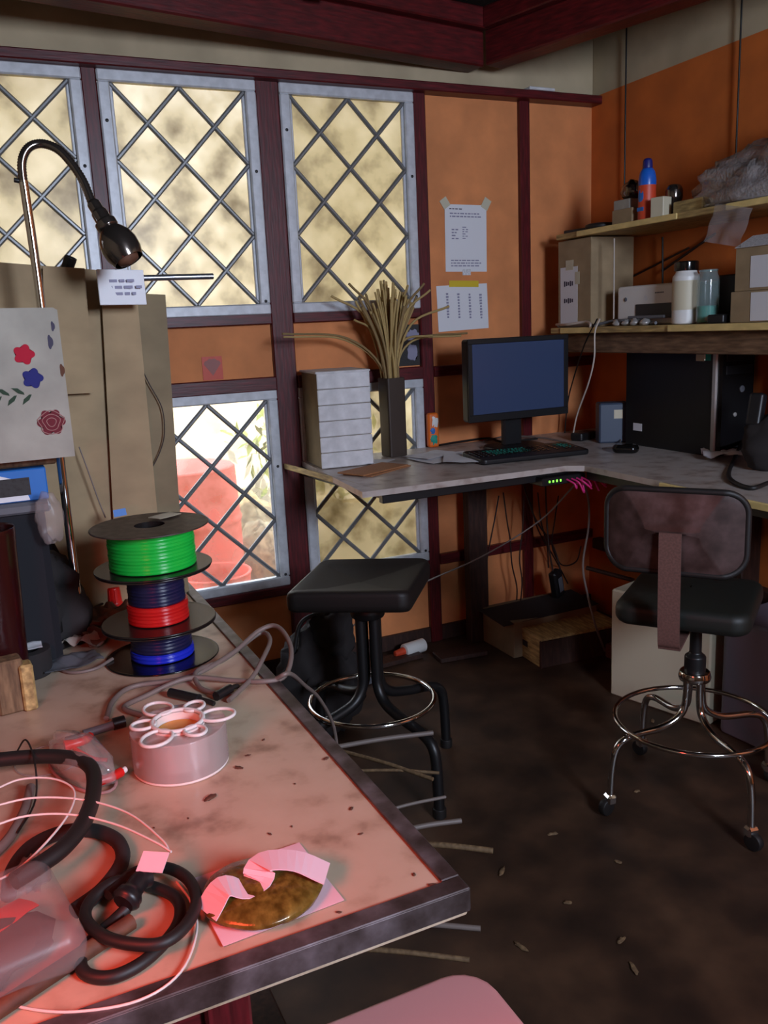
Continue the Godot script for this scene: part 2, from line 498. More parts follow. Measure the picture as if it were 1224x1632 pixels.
# a red work light standing left of the viewer at the near side of the bench
func build_red_lamp() -> void:
	var t := thing("red_work_light", "red glowing work light on a stand left of the viewer", "lamp", Vector3(-0.3, 0.0, -0.42))
	part(t, "base", lathe(hard([Vector2(0.0005, 0), Vector2(0.13, 0), Vector2(0.13, 0.015), Vector2(0.02, 0.03), Vector2(0.0005, 0.03)], 0.003), 26), M.black_metal)
	part(t, "pole", rod(Vector3(0, 0.02, 0), Vector3(0, 1.28, 0), 0.011), M.black_metal)
	var dir := Vector3(0.5, -0.55, -0.46).normalized()
	var h := Node3D.new(); h.name = "lamp_head"; t.add_child(h)
	h.position = Vector3(0, 1.32, 0); h.basis = Basis.looking_at(dir)
	part(h, "housing", box(Vector3(0.26, 0.2, 0.06), 0.008), M.black_plastic, Vector3(0, 0, 0.035))
	for s in [-1, 1]:  # unseen flaps added to keep the red light on the bench
		part(h, "added_hood", box(Vector3(0.008, 0.2, 0.16), 0.002), M.black_plastic, Vector3(s * 0.126, 0, -0.075))
		part(h, "added_hood", box(Vector3(0.26, 0.008, 0.16), 0.002), M.black_plastic, Vector3(0, s * 0.096, -0.075))
	glow("lamp_glass_red", Color(1.0, 0.10, 0.08), 3.0)
	part(h, "lamp_glass", box(Vector3(0.23, 0.17, 0.006), 0.0), M.lamp_glass_red, Vector3(0, 0, 0.003))
	var red := AreaLight3D.new(); red.name = "red_light"; red.area_size = Vector2(0.23, 0.17)
	red.position = Vector3(0, 0, -0.004); red.light_color = Color(1.0, 0.31, 0.25); red.light_energy = 0.5
	red.area_range = 8.0; red.shadow_enabled = true; h.add_child(red)

# ---------------------------------------------------------------- shell
func span(parent: Node3D, called: String, x0: float, x1: float, y0: float, y1: float, z0: float, z1: float, m: Material, bev := 0.002) -> MeshInstance3D:
	return part(parent, called, box(Vector3(x1 - x0, y1 - y0, z1 - z0), bev), m, Vector3((x0 + x1) / 2, (y0 + y1) / 2, (z0 + z1) / 2))

func build_shell() -> void:
	var f := structure("floor", Vector3.ZERO, "dark brown worn concrete floor")
	span(f, "slab", -1.5, 2.74, -0.1, 0.0, -3.4, 1.6, M.floor, 0.0)
	var c := structure("ceiling", Vector3.ZERO, "dark board ceiling above red beams")
	for k in 22:
		span(c, "board", -1.5 + k * 0.193, -1.5 + k * 0.193 + 0.19, 2.63, 2.66, -3.4, 1.6, M.ceiling_board, 0.003)
	span(c, "roof_deck", -1.5, 2.746, 2.66, 2.72, -3.4, 1.6, M.ceiling_board, 0.0)
	var w := structure("wall_back", Vector3.ZERO, "orange panelled wall with dark red timber framing and leaded windows")
	var zf := -3.305
	var zb := -3.36
	# upper plaster, orange panels, low wall
	span(w, "plaster_band", -1.4, 2.625, 2.34, 2.63, zb, -3.30, M.plaster, 0.0)
	span(w, "panel", 1.775, 2.234, 0.0, 2.33, zb, zf, M.orange_wall, 0.001)
	span(w, "panel", 2.279, 2.625, 0.0, 2.33, zb, zf, M.orange_wall, 0.001)
	span(w, "panel", 0.508, 1.075, 1.235, 1.45, zb, zf, M.orange_wall, 0.001)
	span(w, "panel", 1.158, 1.725, 1.235, 1.45, zb, zf, M.orange_wall, 0.001)
	span(w, "panel", -0.15, 0.462, 1.235, 1.45, zb, zf, M.orange_wall, 0.001)
	span(w, "panel", -0.15, 0.462, 0.0, 1.2, zb, zf, M.orange_wall, 0.001)
	span(w, "panel", 0.508, 1.075, 0.0, 0.36, zb, zf, M.orange_wall, 0.001)
	span(w, "panel", 1.158, 1.725, 0.0, 0.36, zb, zf, M.orange_wall, 0.001)
	span(w, "panel", -1.4, -0.15, 0.0, 2.34, zb, zf, M.orange_wall, 0.001)
	for x in [[0.460, 0.510], [1.071, 1.161], [1.722, 1.779], [2.231, 2.281], [-0.2, -0.13]]:
		span(w, "post", x[0], x[1], 0.0, 2.318, zb, -3.282, M.red_post, 0.004)
	span(w, "top_rail", -1.4, 2.64, 2.314, 2.348, zb, -3.235, M.red_rail, 0.004)
	for x in [[-0.13, 0.46], [0.51, 1.071], [1.161, 1.722]]:
		span(w, "window_rail", x[0], x[1], 1.442, 1.481, zb, -3.275, M.red_rail, 0.003)
		span(w, "window_rail", x[0], x[1], 1.188, 1.24, zb, -3.27, M.red_rail, 0.003)
		span(w, "sill", x[0], x[1], 0.352, 0.391, zb, -3.262, M.red_rail, 0.003)
	for x in [[1.779, 2.231], [2.281, 2.625]]:
		span(w, "mid_rail", x[0], x[1], 1.192, 1.236, zb, -3.278, M.red_rail, 0.003)
		span(w, "low_rail", x[0], x[1], 0.36, 0.405, zb, -3.278, M.red_rail, 0.003)
	span(w, "skirting", -1.4, 2.625, 0.0, 0.07, zb, -3.29, M.dark_wood, 0.003)
	part(w, "loose_batten", box(Vector3(0.13, 0.012, 0.05), 0.003), M.white_paint, Vector3(2.31, 2.354, -3.255), Vector3(0, 1, 0))
	var r := structure("wall_right", Vector3.ZERO, "orange plastered wall, shade put into its deeper tone, with bare plaster above")
	span(r, "painted_wall", 2.625, 2.74, 0.0, 2.354, -3.4, 1.6, M.orange_wall_shaded, 0.0)
	span(r, "plaster_band", 2.627, 2.74, 2.354, 2.66, -3.4, 1.6, M.plaster, 0.0)
	var l := structure("wall_left", Vector3.ZERO, "plastered side wall left of the bench")
	span(l, "plaster", -1.5, -1.4, 0.0, 2.66, -3.4, 1.6, M.plaster, 0.0)
	var fr := structure("wall_front", Vector3.ZERO, "plastered wall behind the viewer with one window")
	span(fr, "plaster", -1.4, -1.3, 0.0, 2.63, 1.5, 1.6, M.plaster, 0.0)
	span(fr, "plaster", -1.3, -0.6, 0.0, 2.63, 1.5, 1.6, M.plaster, 0.0)
	span(fr, "plaster", -0.6, 0.82, 0.0, 2.63, 1.5, 1.6, M.plaster, 0.0)
	span(fr, "plaster", 0.82, 1.48, 0.0, 1.61, 1.5, 1.6, M.plaster, 0.0)
	span(fr, "plaster", 0.82, 1.48, 2.35, 2.63, 1.5, 1.6, M.plaster, 0.0)
	span(fr, "plaster", 1.48, 2.625, 0.0, 2.63, 1.5, 1.6, M.plaster, 0.0)
	# beams under the ceiling: a ring set a little askew to the walls
	var t1 := structure("trim_1", Vector3(2.0, 2.408, -3.2), "dark red timber beam above the windows")
	var dA := Vector3(-1.0, 0, 0.172).normalized()
	var yaw_a := rad_to_deg(atan2(-dA.z, dA.x))
	part(t1, "beam", box(Vector3(3.2, 0.13, 0.1), 0.006), M.red_beam, dA * 1.6 + Vector3(0.0, 0.065, -0.05), Vector3(0, yaw_a, 0))
	part(t1, "top_plate", box(Vector3(3.1, 0.075, 0.06), 0.005), M.red_beam, dA * 1.57 + Vector3(0.03, 0.168, 0.0), Vector3(0, yaw_a, 0))
	var t2 := structure("trim_2", Vector3(2.0, 2.408, -3.2), "dark red timber beam above the right wall shelves")
	var dB := Vector3(0.285, 0, 1.0).normalized()
	var yaw_b := rad_to_deg(atan2(-dB.z, dB.x))
	part(t2, "beam", box(Vector3(2.2, 0.13, 0.1), 0.006), M.red_beam, dB * 1.1 + Vector3(0.05, 0.065, 0.0), Vector3(0, yaw_b, 0))
	part(t2, "top_plate", box(Vector3(2.1, 0.075, 0.06), 0.005), M.red_beam, dB * 1.08 + Vector3(0.0, 0.168, 0.0), Vector3(0, yaw_b, 0))
	var t3 := structure("trim_3", Vector3(1.12, 2.5, -2.7), "dark red roof rafter meeting the window beam")
	part(t3, "rafter", box(Vector3(0.07, 0.1, 1.0), 0.005), M.red_beam, Vector3(0.02, 0.06, 0.2), Vector3(0, -10, 0))

# ---------------------------------------------------------------- leaded windows
func leaded_window(called: String, label: String, x0: float, x1: float, y0: float, y1: float, pane: Material, sd: int) -> void:
	var w := structure(called, Vector3((x0 + x1) / 2, y0, -3.29), label)
	var W := x1 - x0; var H := y1 - y0; var fw := 0.041
	part(w, "frame_rail", box(Vector3(W, fw, 0.034), 0.005), M.silver_frame, Vector3(0, fw / 2, 0))
	part(w, "frame_rail", box(Vector3(W, fw, 0.034), 0.005), M.silver_frame, Vector3(0, H - fw / 2, 0))
	for s in [-1, 1]:
		part(w, "frame_stile", box(Vector3(fw, H - 2 * fw + 0.002, 0.034), 0.005), M.silver_frame, Vector3(s * (W - fw) / 2, H / 2, 0))
		part(w, "beading", box(Vector3(0.012, H - 2 * fw, 0.012), 0.003), M.silver_frame, Vector3(s * (W / 2 - fw - 0.005), H / 2, -0.004))
	for k in 3:
		part(w, "screw", lathe(hard([Vector2(0.0003, 0), Vector2(0.006, 0), Vector2(0.006, 0.003), Vector2(0.0003, 0.004)]), 10), M.black_metal, Vector3([-W / 2 + 0.02, W / 2 - 0.02, W / 2 - 0.02][k], [H * 0.8, H * 0.62, 0.05][k], 0.0165), Vector3(90, 0, 0))
	var iw := W - 2 * fw; var ih := H - 2 * fw
	var ux := iw / 2.0; var uy := ih / 3.0
	var inner := PackedVector2Array([Vector2(-iw / 2, fw), Vector2(iw / 2, fw), Vector2(iw / 2, fw + ih), Vector2(-iw / 2, fw + ih)])
	var at := func(u: float, v: float): return Vector2(-iw / 2 + u * ux, fw + ih - v * uy)
	for bar in [[0, 1, 1, 0], [0, 2, 2, 0], [0, 3, 2, 1], [1, 3, 2, 2], [1, 0, 2, 1], [0, 0, 2, 2], [0, 1, 2, 3], [0, 2, 1, 3]]:
		var a: Vector2 = at.call(bar[0], bar[1]); var c: Vector2 = at.call(bar[2], bar[3])
		var mid := (a + c) / 2; var d := c - a
		var ang := rad_to_deg(atan2(d.y, d.x))
		var back: bool = d.y < 0
		part(w, "glazing_bar", box(Vector3(d.length(), 0.016, 0.017), 0.005), M.lead_bar, Vector3(mid.x, mid.y, -0.003 if back else -0.001), Vector3(0, 0, ang))
	var r := RandomNumberGenerator.new(); r.seed = sd
	for i in range(0, 5):
		for j in range(-3, 2):
			var q := PackedVector2Array()
			for s in [[i, j], [i + 1, j], [i + 1, j + 1], [i, j + 1]]: q.append(at.call((s[0] + s[1]) / 2.0, (s[0] - s[1]) / 2.0))
			for poly in Geometry2D.intersect_polygons(q, inner):
				var b := MB.new()
				var c := Vector2.ZERO
				for p in poly: c += p
				c /= poly.size()
				var off := Vector2(r.randf(), r.randf()) * 0.25
				var idx := Geometry2D.triangulate_polygon(poly)
				for i3 in range(0, idx.size(), 3):
					if (poly[idx[i3 + 1]] - poly[idx[i3]]).cross(poly[idx[i3 + 2]] - poly[idx[i3]]) > 0.0:
						var sw := idx[i3 + 1]; idx[i3 + 1] = idx[i3 + 2]; idx[i3 + 2] = sw
				for k in idx:
					b.put(Vector3(poly[k].x - c.x, poly[k].y - c.y, 0), Vector3(0, 0, 1), poly[k] * 0.9 + off)
				part(w, "pane", b.mesh(), pane, Vector3(c.x, c.y, -0.008), Vector3(r.randf_range(-0.8, 0.8), r.randf_range(-0.8, 0.8), 0))

func build_windows() -> void:
	leaded_window("window_1", "leftmost leaded diamond-pane window behind the gooseneck lamp", -0.13, 0.46, 1.478, 2.316, M.pane_amber, 1)
	leaded_window("window_2", "upper leaded diamond-pane window with bright golden glare", 0.510, 1.071, 1.478, 2.316, M.pane_gold, 2)
	leaded_window("window_3", "upper leaded diamond-pane window beside the orange panel", 1.161, 1.722, 1.478, 2.316, M.pane_hazy, 3)
	leaded_window("window_4", "lower leaded window with clear panes showing bright yard", 0.510, 1.071, 0.388, 1.192, M.pane_thin, 4)
	leaded_window("window_5", "lower leaded window with dirty panes behind the corner desk", 1.161, 1.722, 0.388, 1.192, M.pane_grit, 5)
	# bright frosted window behind the viewer
	glow("window_glass_daylight", Color(0.86, 0.91, 1.0), 8.0)
	var w := structure("window_6", Vector3(1.15, 1.61, 1.5), "bright frosted window behind the viewer")
	part(w, "pane", box(Vector3(0.6, 0.68, 0.01), 0.0), M.window_glass_daylight, Vector3(0, 0.37, 0.0))
	for s in [-1, 1]:
		part(w, "frame_stile", box(Vector3(0.04, 0.74, 0.06), 0.004), M.silver_frame, Vector3(s * 0.31, 0.37, 0.02))
	for y in [0.02, 0.72]: part(w, "frame_rail", box(Vector3(0.58, 0.04, 0.06), 0.004), M.silver_frame, Vector3(0, y, 0.02))

# ---------------------------------------------------------------- outside
func build_outside() -> void:
	var g := structure("ground_outside", Vector3.ZERO, "sandy yard outside the windows")
	span(g, "yard", -14, 14, -0.3, -0.12, -24, -3.4, M.sand, 0.0)
	var y := thing("boundary_wall", "pale plastered yard wall seen through the leaded windows", "wall", Vector3(0.6, -0.12, -7.2))
	part(y, "wall_body", box(Vector3(9, 1.05, 0.2), 0.01), M.outside_plaster, Vector3(0, 0.525, 0))
	part(y, "coping", box(Vector3(9.1, 0.08, 0.3), 0.01), M.stone, Vector3(0, 1.09, 0))
	var barrel := [Vector2(0.001, 0), Vector2(0.29, 0), Vector2(0.3, 0.28), Vector2(0.31, 0.3), Vector2(0.3, 0.32), Vector2(0.3, 0.58), Vector2(0.31, 0.6), Vector2(0.3, 0.62), Vector2(0.29, 0.88), Vector2(0.001, 0.88)]
	var p: Vector3 = Vector3(0.9372, 0.5685, -4.4)
	single("oil_drum", "faded red oil drum in the yard behind the lower left window", "drum", lathe(hard(barrel, 0.01), 28), M.outside_red, Vector3(p.x - 0.06, -0.12, -4.4))
	single("plastic_bucket", "low red tub on the ground outside the lower left window", "bucket", lathe(hard([Vector2(0.001, 0), Vector2(0.14, 0), Vector2(0.17, 0.42), Vector2(0.18, 0.44), Vector2(0.16, 0.44), Vector2(0.13, 0.02)], 0.006), 24), M.outside_red, Vector3(0.9026, -0.12, -3.9))
	var rx := [1.35, 1.88, 2.4, 2.92, 3.45, 1.45, 2.0, 2.55, 0.55]
	for k in 9:
		var sz := 0.36 + 0.12 * rng.randf()
		single("garden_rock", ["pale rock outside, leftmost in the front row", "pale rock outside, second in the front row", "pale rock outside, third in the front row", "pale rock outside, fourth in the front row", "pale rock outside, rightmost in the front row", "pale rock outside, left in the rear row", "pale rock outside, middle of the rear row", "pale rock outside, right in the rear row", "pale rock outside beside the red drum"][k], "rock", blob(Vector3(sz, sz * 1.3, sz), 0.35, 50 + k, 1.2, 12, 18), M.stone, Vector3(rx[k], 0.1, -4.6 if k < 5 else -5.3), Vector3(0, 40.0 * k, 0), "rocks outside the lower windows")
	for k in 2:
		var s := thing("garden_shrub", ["yellowish shrub outside the lower right window", "taller shrub outside the right leaded windows"][k], "shrub", Vector3([2.3, 3.9][k], -0.12, [-6.3, -6.1][k]))
		var b := MB.new()
		for i in 420:
			var c := Vector3(clampf(rng.randfn(0, 0.26), -0.6, 0.6), 0.55 + rng.randfn(0, 0.3), clampf(rng.randfn(0, 0.26), -0.6, 0.6))
			c.y = maxf(c.y, 0.06)
			var q := Basis.from_euler(Vector3(rng.randf() * TAU, rng.randf() * TAU, 0)).scaled(Vector3.ONE * 0.07)
			b.quad(c + q * Vector3(-0.4, 0, 0), c + q * Vector3(0, -1, 0.1), c + q * Vector3(0.4, 0, 0), c + q * Vector3(0, 1, 0.1))
		tag(part(s, "foliage", b.mesh(), M.leaf), "", "", "", "stuff")
		part(s, "stem", tube([Vector3.ZERO, Vector3(0.03, 0.3, 0.02), Vector3(-0.03, 0.7, 0.0)], 0.018, 6), M.stalk_dark)

# ---------------------------------------------------------------- furniture
func stool_legs(t: Node3D, prof: Array, ang0: float, r: float, m: Material, caster: bool) -> void:
	for k in 4:
		var a := deg_to_rad(ang0 + 90.0 * k)
		var d := Vector3(cos(a), 0, sin(a))
		var leg := part(t, "leg", tube(prof.map(func(p): return d * p.x + Vector3(0, p.y, 0)), r, 10), m)
		var last: Vector2 = prof[prof.size() - 1]
		if caster:
			part(leg, "caster", lathe(hard([Vector2(0.0005, -0.011), Vector2(0.024, -0.011), Vector2(0.026, 0), Vector2(0.024, 0.011), Vector2(0.0005, 0.011)], 0.002), 18), M.black_rubber, d * (last.x + 0.012) + Vector3(0, 0.026, 0), Vector3(90, -rad_to_deg(a) + 20, 0))
			part(leg, "caster_fork", box(Vector3(0.03, 0.03, 0.034), 0.006), m, d * last.x + Vector3(0, 0.05, 0), Vector3(0, -rad_to_deg(a), 0))
		else:
			part(leg, "foot_cap", lathe(hard([Vector2(0.0005, 0), Vector2(r + 0.004, 0), Vector2(r + 0.004, 0.03), Vector2(0.0005, 0.031)], 0.002), 14), M.black_rubber, d * last.x)

func build_furniture() -> void:
	# corner desk -----------------------------------------------------------
	var d := thing("corner_desk", "L-shaped corner desk with worn grey top under the monitor", "desk", Vector3(1.93, 0, -2.5))
	var o := Vector2(1.93, -2.5)
	var poly := [Vector2(1.155, -3.278), Vector2(1.085, -2.515), Vector2(1.88, -2.5), Vector2(1.93, -2.46), Vector2(1.91, -1.25), Vector2(2.62, -1.25), Vector2(2.62, -3.278)]
	part(d, "worktop", slab(poly.map(func(p): return p - o), 0.02), M.desk_laminate, Vector3(0, 0.895, 0))
	part(d, "edge_strip", box(Vector3(0.008, 0.022, 0.76), 0.002), M.raw_wood, Vector3(1.115 - 1.93, 0.884, -2.895 + 2.5), Vector3(0, 5.2, 0))
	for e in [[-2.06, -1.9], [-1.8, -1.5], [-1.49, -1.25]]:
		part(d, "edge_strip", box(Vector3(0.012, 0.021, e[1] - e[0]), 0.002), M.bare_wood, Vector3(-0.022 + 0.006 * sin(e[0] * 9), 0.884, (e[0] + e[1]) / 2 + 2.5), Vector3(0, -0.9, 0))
	part(d, "apron", box(Vector3(0.72, 0.035, 0.03), 0.002), M.black_plastic, Vector3(1.53 - 1.93, 0.857, -0.06))
	part(d, "apron", box(Vector3(0.03, 0.035, 0.72), 0.002), M.black_plastic, Vector3(1.19 - 1.93, 0.857, -0.42), Vector3(0, 5, 0))
	part(d, "apron", box(Vector3(0.03, 0.035, 1.2), 0.002), M.black_plastic, Vector3(1.97 - 1.93, 0.857, 0.62))
	for p in [[1.915, -3.2], [2.57, -1.3], [1.99, -1.3], [2.57, -2.3]]:
		part(d, "leg", box(Vector3(0.095, 0.875, 0.05), 0.004), M.dark_wood, Vector3(p[0] - 1.93, 0.4375, p[1] + 2.5))
	part(d, "stretcher", box(Vector3(0.05, 0.05, 2.0), 0.004), M.dark_wood, Vector3(2.58 - 1.93, 0.36, -2.2 + 2.5))
	# wall shelves -----------------------------------------------------------
	var s := thing("wall_shelf", "upper raw wood shelf hung by wires on the right wall", "shelf", Vector3(2.46, 1.755, -2.2))
	part(s, "board", box(Vector3(0.325, 0.022, 1.95), 0.003), M.shelf_wood, Vector3(0, -0.011, 0.05))
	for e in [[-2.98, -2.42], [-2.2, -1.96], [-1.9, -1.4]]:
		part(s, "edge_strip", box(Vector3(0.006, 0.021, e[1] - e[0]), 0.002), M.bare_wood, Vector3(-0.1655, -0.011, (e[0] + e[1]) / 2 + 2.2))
	for z in [-3.06, -2.46]:
		part(s, "hanging_wire", rod(Vector3(0.145, 0.0, z + 2.2), Vector3(0.145, 0.87, z + 2.2), 0.0035, 6), M.black_metal)
	part(s, "brace_wire", rod(Vector3(2.605, 1.5737, -2.9935) - Vector3(2.46, 1.755, -2.2), Vector3(2.605, 1.6598, -2.6782) - Vector3(2.46, 1.755, -2.2), 0.004, 6), M.dark_cable)
	part(s, "brace_wire", rod(Vector3(2.605, 1.5822, -2.8245) - Vector3(2.46, 1.755, -2.2), Vector3(2.605, 1.6996, -2.5452) - Vector3(2.46, 1.755, -2.2), 0.005, 6), M.dark_cable)
	var s2 := thing("wall_shelf", "lower raw wood shelf with brown apron board above the desktop computer", "shelf", Vector3(2.445, 1.372, -2.2))
	part(s2, "board", box(Vector3(0.355, 0.024, 1.95), 0.003), M.shelf_wood, Vector3(0, -0.012, 0.05))
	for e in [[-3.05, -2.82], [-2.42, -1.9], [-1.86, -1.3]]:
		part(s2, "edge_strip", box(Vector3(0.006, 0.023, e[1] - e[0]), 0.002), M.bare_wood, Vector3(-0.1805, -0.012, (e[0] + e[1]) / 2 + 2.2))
	part(s2, "apron", box(Vector3(0.022, 0.078, 1.9), 0.003), M.apron_wood, Vector3(-0.13, -0.064, 0.07))
	part(s2, "hanging_wire", rod(Vector3(2.33, 1.401, -2.7906) - Vector3(2.445, 1.372, -2.2), Vector3(2.33, 1.7073, -2.792) - Vector3(2.445, 1.372, -2.2), 0.003, 6), M.white_cable)
	part(s2, "hanging_wire", rod(Vector3(2.595, 1.4114, -2.8045) - Vector3(2.445, 1.372, -2.2), Vector3(2.595, 1.7142, -2.8143) - Vector3(2.445, 1.372, -2.2), 0.004, 6), M.black_metal)
	part(s2, "hook", tube([Vector3(-0.12, -0.1, -0.1), Vector3(-0.12, -0.125, -0.1), Vector3(-0.13, -0.13, -0.1)], 0.002, 6), M.chrome)
	# black drafting stool -----------------------------------------------------
	var st := thing("drafting_stool", "black backless drafting stool with chrome foot ring", "stool", Vector3(1.0, 0, -2.325))
	stool_legs(st, [Vector2(0.03, 0.565), Vector2(0.03, 0.40), Vector2(0.034, 0.325), Vector2(0.07, 0.278), Vector2(0.15, 0.255), Vector2(0.235, 0.242), Vector2(0.285, 0.215), Vector2(0.3, 0.15), Vector2(0.305, 0.0)], 77.0, 0.0165, M.black_metal, false)
	part(st, "foot_ring", torus(0.195, 0.008, 56, 10), M.chrome, Vector3(0, 0.272, 0))
	part(st, "column_collar", lathe(hard([Vector2(0.0005, 0), Vector2(0.05, 0), Vector2(0.056, 0.02), Vector2(0.05, 0.045), Vector2(0.02, 0.05), Vector2(0.02, 0.07), Vector2(0.0005, 0.07)], 0.003), 22), M.black_metal, Vector3(0, 0.545, 0))
	part(st, "swivel_plate", cushion(0.2, 0.16, 0.02, 0.02, 0.004), M.grey_plastic, Vector3(-0.02, 0.602, 0), Vector3(0, -38, 0))
	part(st, "seat", saddle(0.37, 0.37, 0.064), M.black_vinyl, Vector3(-0.02, 0.606, 0.01), Vector3(0, -38, 0))
	# swivel chair with backrest -----------------------------------------------
	var sc := thing("swivel_chair", "old swivel chair with brown backrest and chrome ring base", "chair", Vector3(1.77, 0, -1.75))
	stool_legs(sc, [Vector2(0.026, 0.40), Vector2(0.026, 0.33), Vector2(0.04, 0.278), Vector2(0.1, 0.245), Vector2(0.2, 0.235), Vector2(0.245, 0.21), Vector2(0.262, 0.15), Vector2(0.268, 0.055)], 190.0, 0.0105, M.chrome, true)
	part(sc, "foot_ring", torus(0.222, 0.0075, 60, 10), M.chrome, Vector3(0, 0.254, 0))
	part(sc, "collar", lathe(hard([Vector2(0.0005, 0), Vector2(0.042, 0), Vector2(0.046, 0.012), Vector2(0.042, 0.03), Vector2(0.0005, 0.032)], 0.003), 22), M.chrome, Vector3(0, 0.375, 0))
	part(sc, "column", lathe(hard([Vector2(0.0005, 0), Vector2(0.03, 0), Vector2(0.03, 0.05), Vector2(0.017, 0.06), Vector2(0.017, 0.18), Vector2(0.0005, 0.18)], 0.003), 18), M.black_metal, Vector3(0, 0.40, 0))
	part(sc, "seat", cushion(0.36, 0.37, 0.065, 0.05, 0.024, 0.012), M.green_vinyl, Vector3(0.01, 0.57, -0.035), Vector3(0, 126, 0))
	part(sc, "swivel_plate", cushion(0.16, 0.2, 0.02, 0.02, 0.004), M.black_metal, Vector3(0.01, 0.556, 0.0), Vector3(0, 126, 0))
	var back := Node3D.new(); back.name = "back_support"; sc.add_child(back)
	back.position = Vector3(-0.018, 0, -0.03); back.rotation_degrees.y = -54.0
	# local axes of the support: +z towards the viewer's side, x across
	part(back, "strap", tube_strap([Vector3(0, 0.545, 0.02), Vector3(0, 0.54, 0.19), Vector3(0, 0.548, 0.215), Vector3(0, 0.58, 0.226), Vector3(0, 0.7, 0.234), Vector3(0, 0.865, 0.238)], 0.056, 0.007), M.brown_steel)
	var bp := backrest(0.35, 0.215, 0.09)
	part(back, "backrest_shell", bp[0], M.brown_panel, Vector3(0, 0.86, 0.222))
	part(back, "backrest_rim", bp[1], M.black_rubber, Vector3(0, 0.86, 0.222))
	# workbench -------------------------------------------------------------
	var b := thing("workbench", "workbench with pale stained top and metal edge trim in the foreground", "workbench", Vector3(0.0, 0, -1.4))
	var x1 := 0.384; var z1 := -0.67
	part(b, "top", box(Vector3(x1 + 1.15 - 0.003, 0.03, 1.5 - 0.003), 0.002), M.laminate, Vector3((x1 - 1.15) / 2, 0.845, (z1 - 2.17) / 2 + 1.4))
	part(b, "edge_trim", box(Vector3(x1 + 1.15, 0.0255, 0.003), 0.001), M.edge_metal, Vector3((x1 - 1.15) / 2, 0.849, z1 + 1.4))
	part(b, "edge_trim", box(Vector3(x1 + 1.15, 0.003, 0.022), 0.001), M.edge_metal, Vector3((x1 - 1.15) / 2, 0.8615, z1 - 0.01 + 1.4))
	part(b, "edge_trim", box(Vector3(0.003, 0.0255, 1.5), 0.001), M.edge_metal, Vector3(x1, 0.849, (z1 - 2.17) / 2 + 1.4))
	part(b, "edge_trim", box(Vector3(0.021, 0.003, 1.478), 0.001), M.edge_metal, Vector3(x1 - 0.0095, 0.8618, (z1 - 2.17) / 2 + 1.4 - 0.011))
	for p in [[0.142, -0.74], [-0.95, -0.74], [0.142, -2.1], [-0.95, -2.1]]:
		part(b, "leg", box(Vector3(0.045, 0.83, 0.045), 0.003), M.red_post, Vector3(p[0], 0.415, p[1] + 1.4))
	for z in [-0.74, -2.1]: part(b, "stretcher", box(Vector3(1.05, 0.06, 0.025), 0.003), M.red_rail, Vector3(-0.4, 0.79, z + 1.4 + 0.0))
	part(b, "lower_shelf", box(Vector3(1.25, 0.02, 1.1), 0.003), M.dark_wood, Vector3(-0.3, 0.3, -1.52 + 1.4))
	# plastic stool at the bottom edge
	var pk: Vector3 = Vector3(0.5558, 0.5, -0.9571)
	var pc := thing("plastic_stool", "pale pink plastic stool, red glow added to its colour, tucked under the bench corner", "stool", Vector3(pk.x - 0.17, 0, pk.z + 0.17))
	part(pc, "seat", cushion(0.34, 0.34, 0.03, 0.06, 0.012), M.chair_plastic, Vector3(0, 0.47, 0))
	for sx in [-1, 1]:
		for sz in [-1, 1]:
			part(pc, "leg", tube([Vector3(sx * 0.13, 0.475, sz * 0.13), Vector3(sx * 0.145, 0.2, sz * 0.145), Vector3(sx * 0.16, 0.0, sz * 0.16)], 0.017, 8), M.chair_plastic)

func saddle(w: float, dd: float, h: float) -> ArrayMesh:   # seat with a raised front and back lip
	var m := MB.new()
	var rows := []; var cen := []
	var add := func(inset: float, y: float):
		var loop := []
		for p in rounded(w - 2 * inset, dd - 2 * inset, maxf(0.035 - inset * 0.3, 0.004), 5):
			var lift: float = 0.02 * pow(absf(p.y) / (dd / 2), 2.0) + 0.012 * (p.x / w)
			loop.append(Vector3(p.x, y + lift, p.y))
		rows.append(loop); cen.append(Vector3(0, h / 2, 0))
	add.call(w / 2 - 0.003, 0.004); add.call(0.05, 0.0); add.call(0.01, 0.0); add.call(0.002, 0.008); add.call(0.0, 0.02)
	add.call(0.0, h - 0.018); add.call(0.004, h - 0.006); add.call(0.014, h); add.call(0.05, h - 0.002); add.call(0.1, h - 0.006); add.call(w / 2 - 0.003, h - 0.008)
	m.grid(rows, true, false, cen)
	return m.mesh()

func tube_strap(pts: Array, w: float, t: float) -> ArrayMesh:
	var path := catmull(pts, 6)
	var rows := []; var cen := []
	for i in path.size():
		var a: Vector3 = path[maxi(i - 1, 0)]; var c: Vector3 = path[mini(i + 1, path.size() - 1)]
		var tan := (c - a).normalized(); var nor := tan.cross(Vector3.RIGHT).normalized()
		var p: Vector3 = path[i]
		rows.append([p + Vector3(w / 2, 0, 0) + nor * t / 2, p + Vector3(-w / 2, 0, 0) + nor * t / 2, p + Vector3(-w / 2, 0, 0) - nor * t / 2, p + Vector3(w / 2, 0, 0) - nor * t / 2])
		cen.append(p)
	var m := MB.new()
	for i in rows.size() - 1:
		for k in 4:
			var q := [rows[i][k], rows[i][(k + 1) % 4], rows[i + 1][(k + 1) % 4], rows[i + 1][k]]
			var mid: Vector3 = (q[0] + q[1] + q[2] + q[3]) / 4.0
			if (q[1] - q[0]).cross(q[2] - q[0]).dot(mid - (cen[i] + cen[i + 1]) / 2.0) < 0.0: q.reverse()
			m.quad(q[0], q[1], q[2], q[3])
	for e in [0, rows.size() - 1]: m.fan(rows[e], cen[e], cen[e] - cen[1 if e == 0 else e - 1])
	return m.mesh()

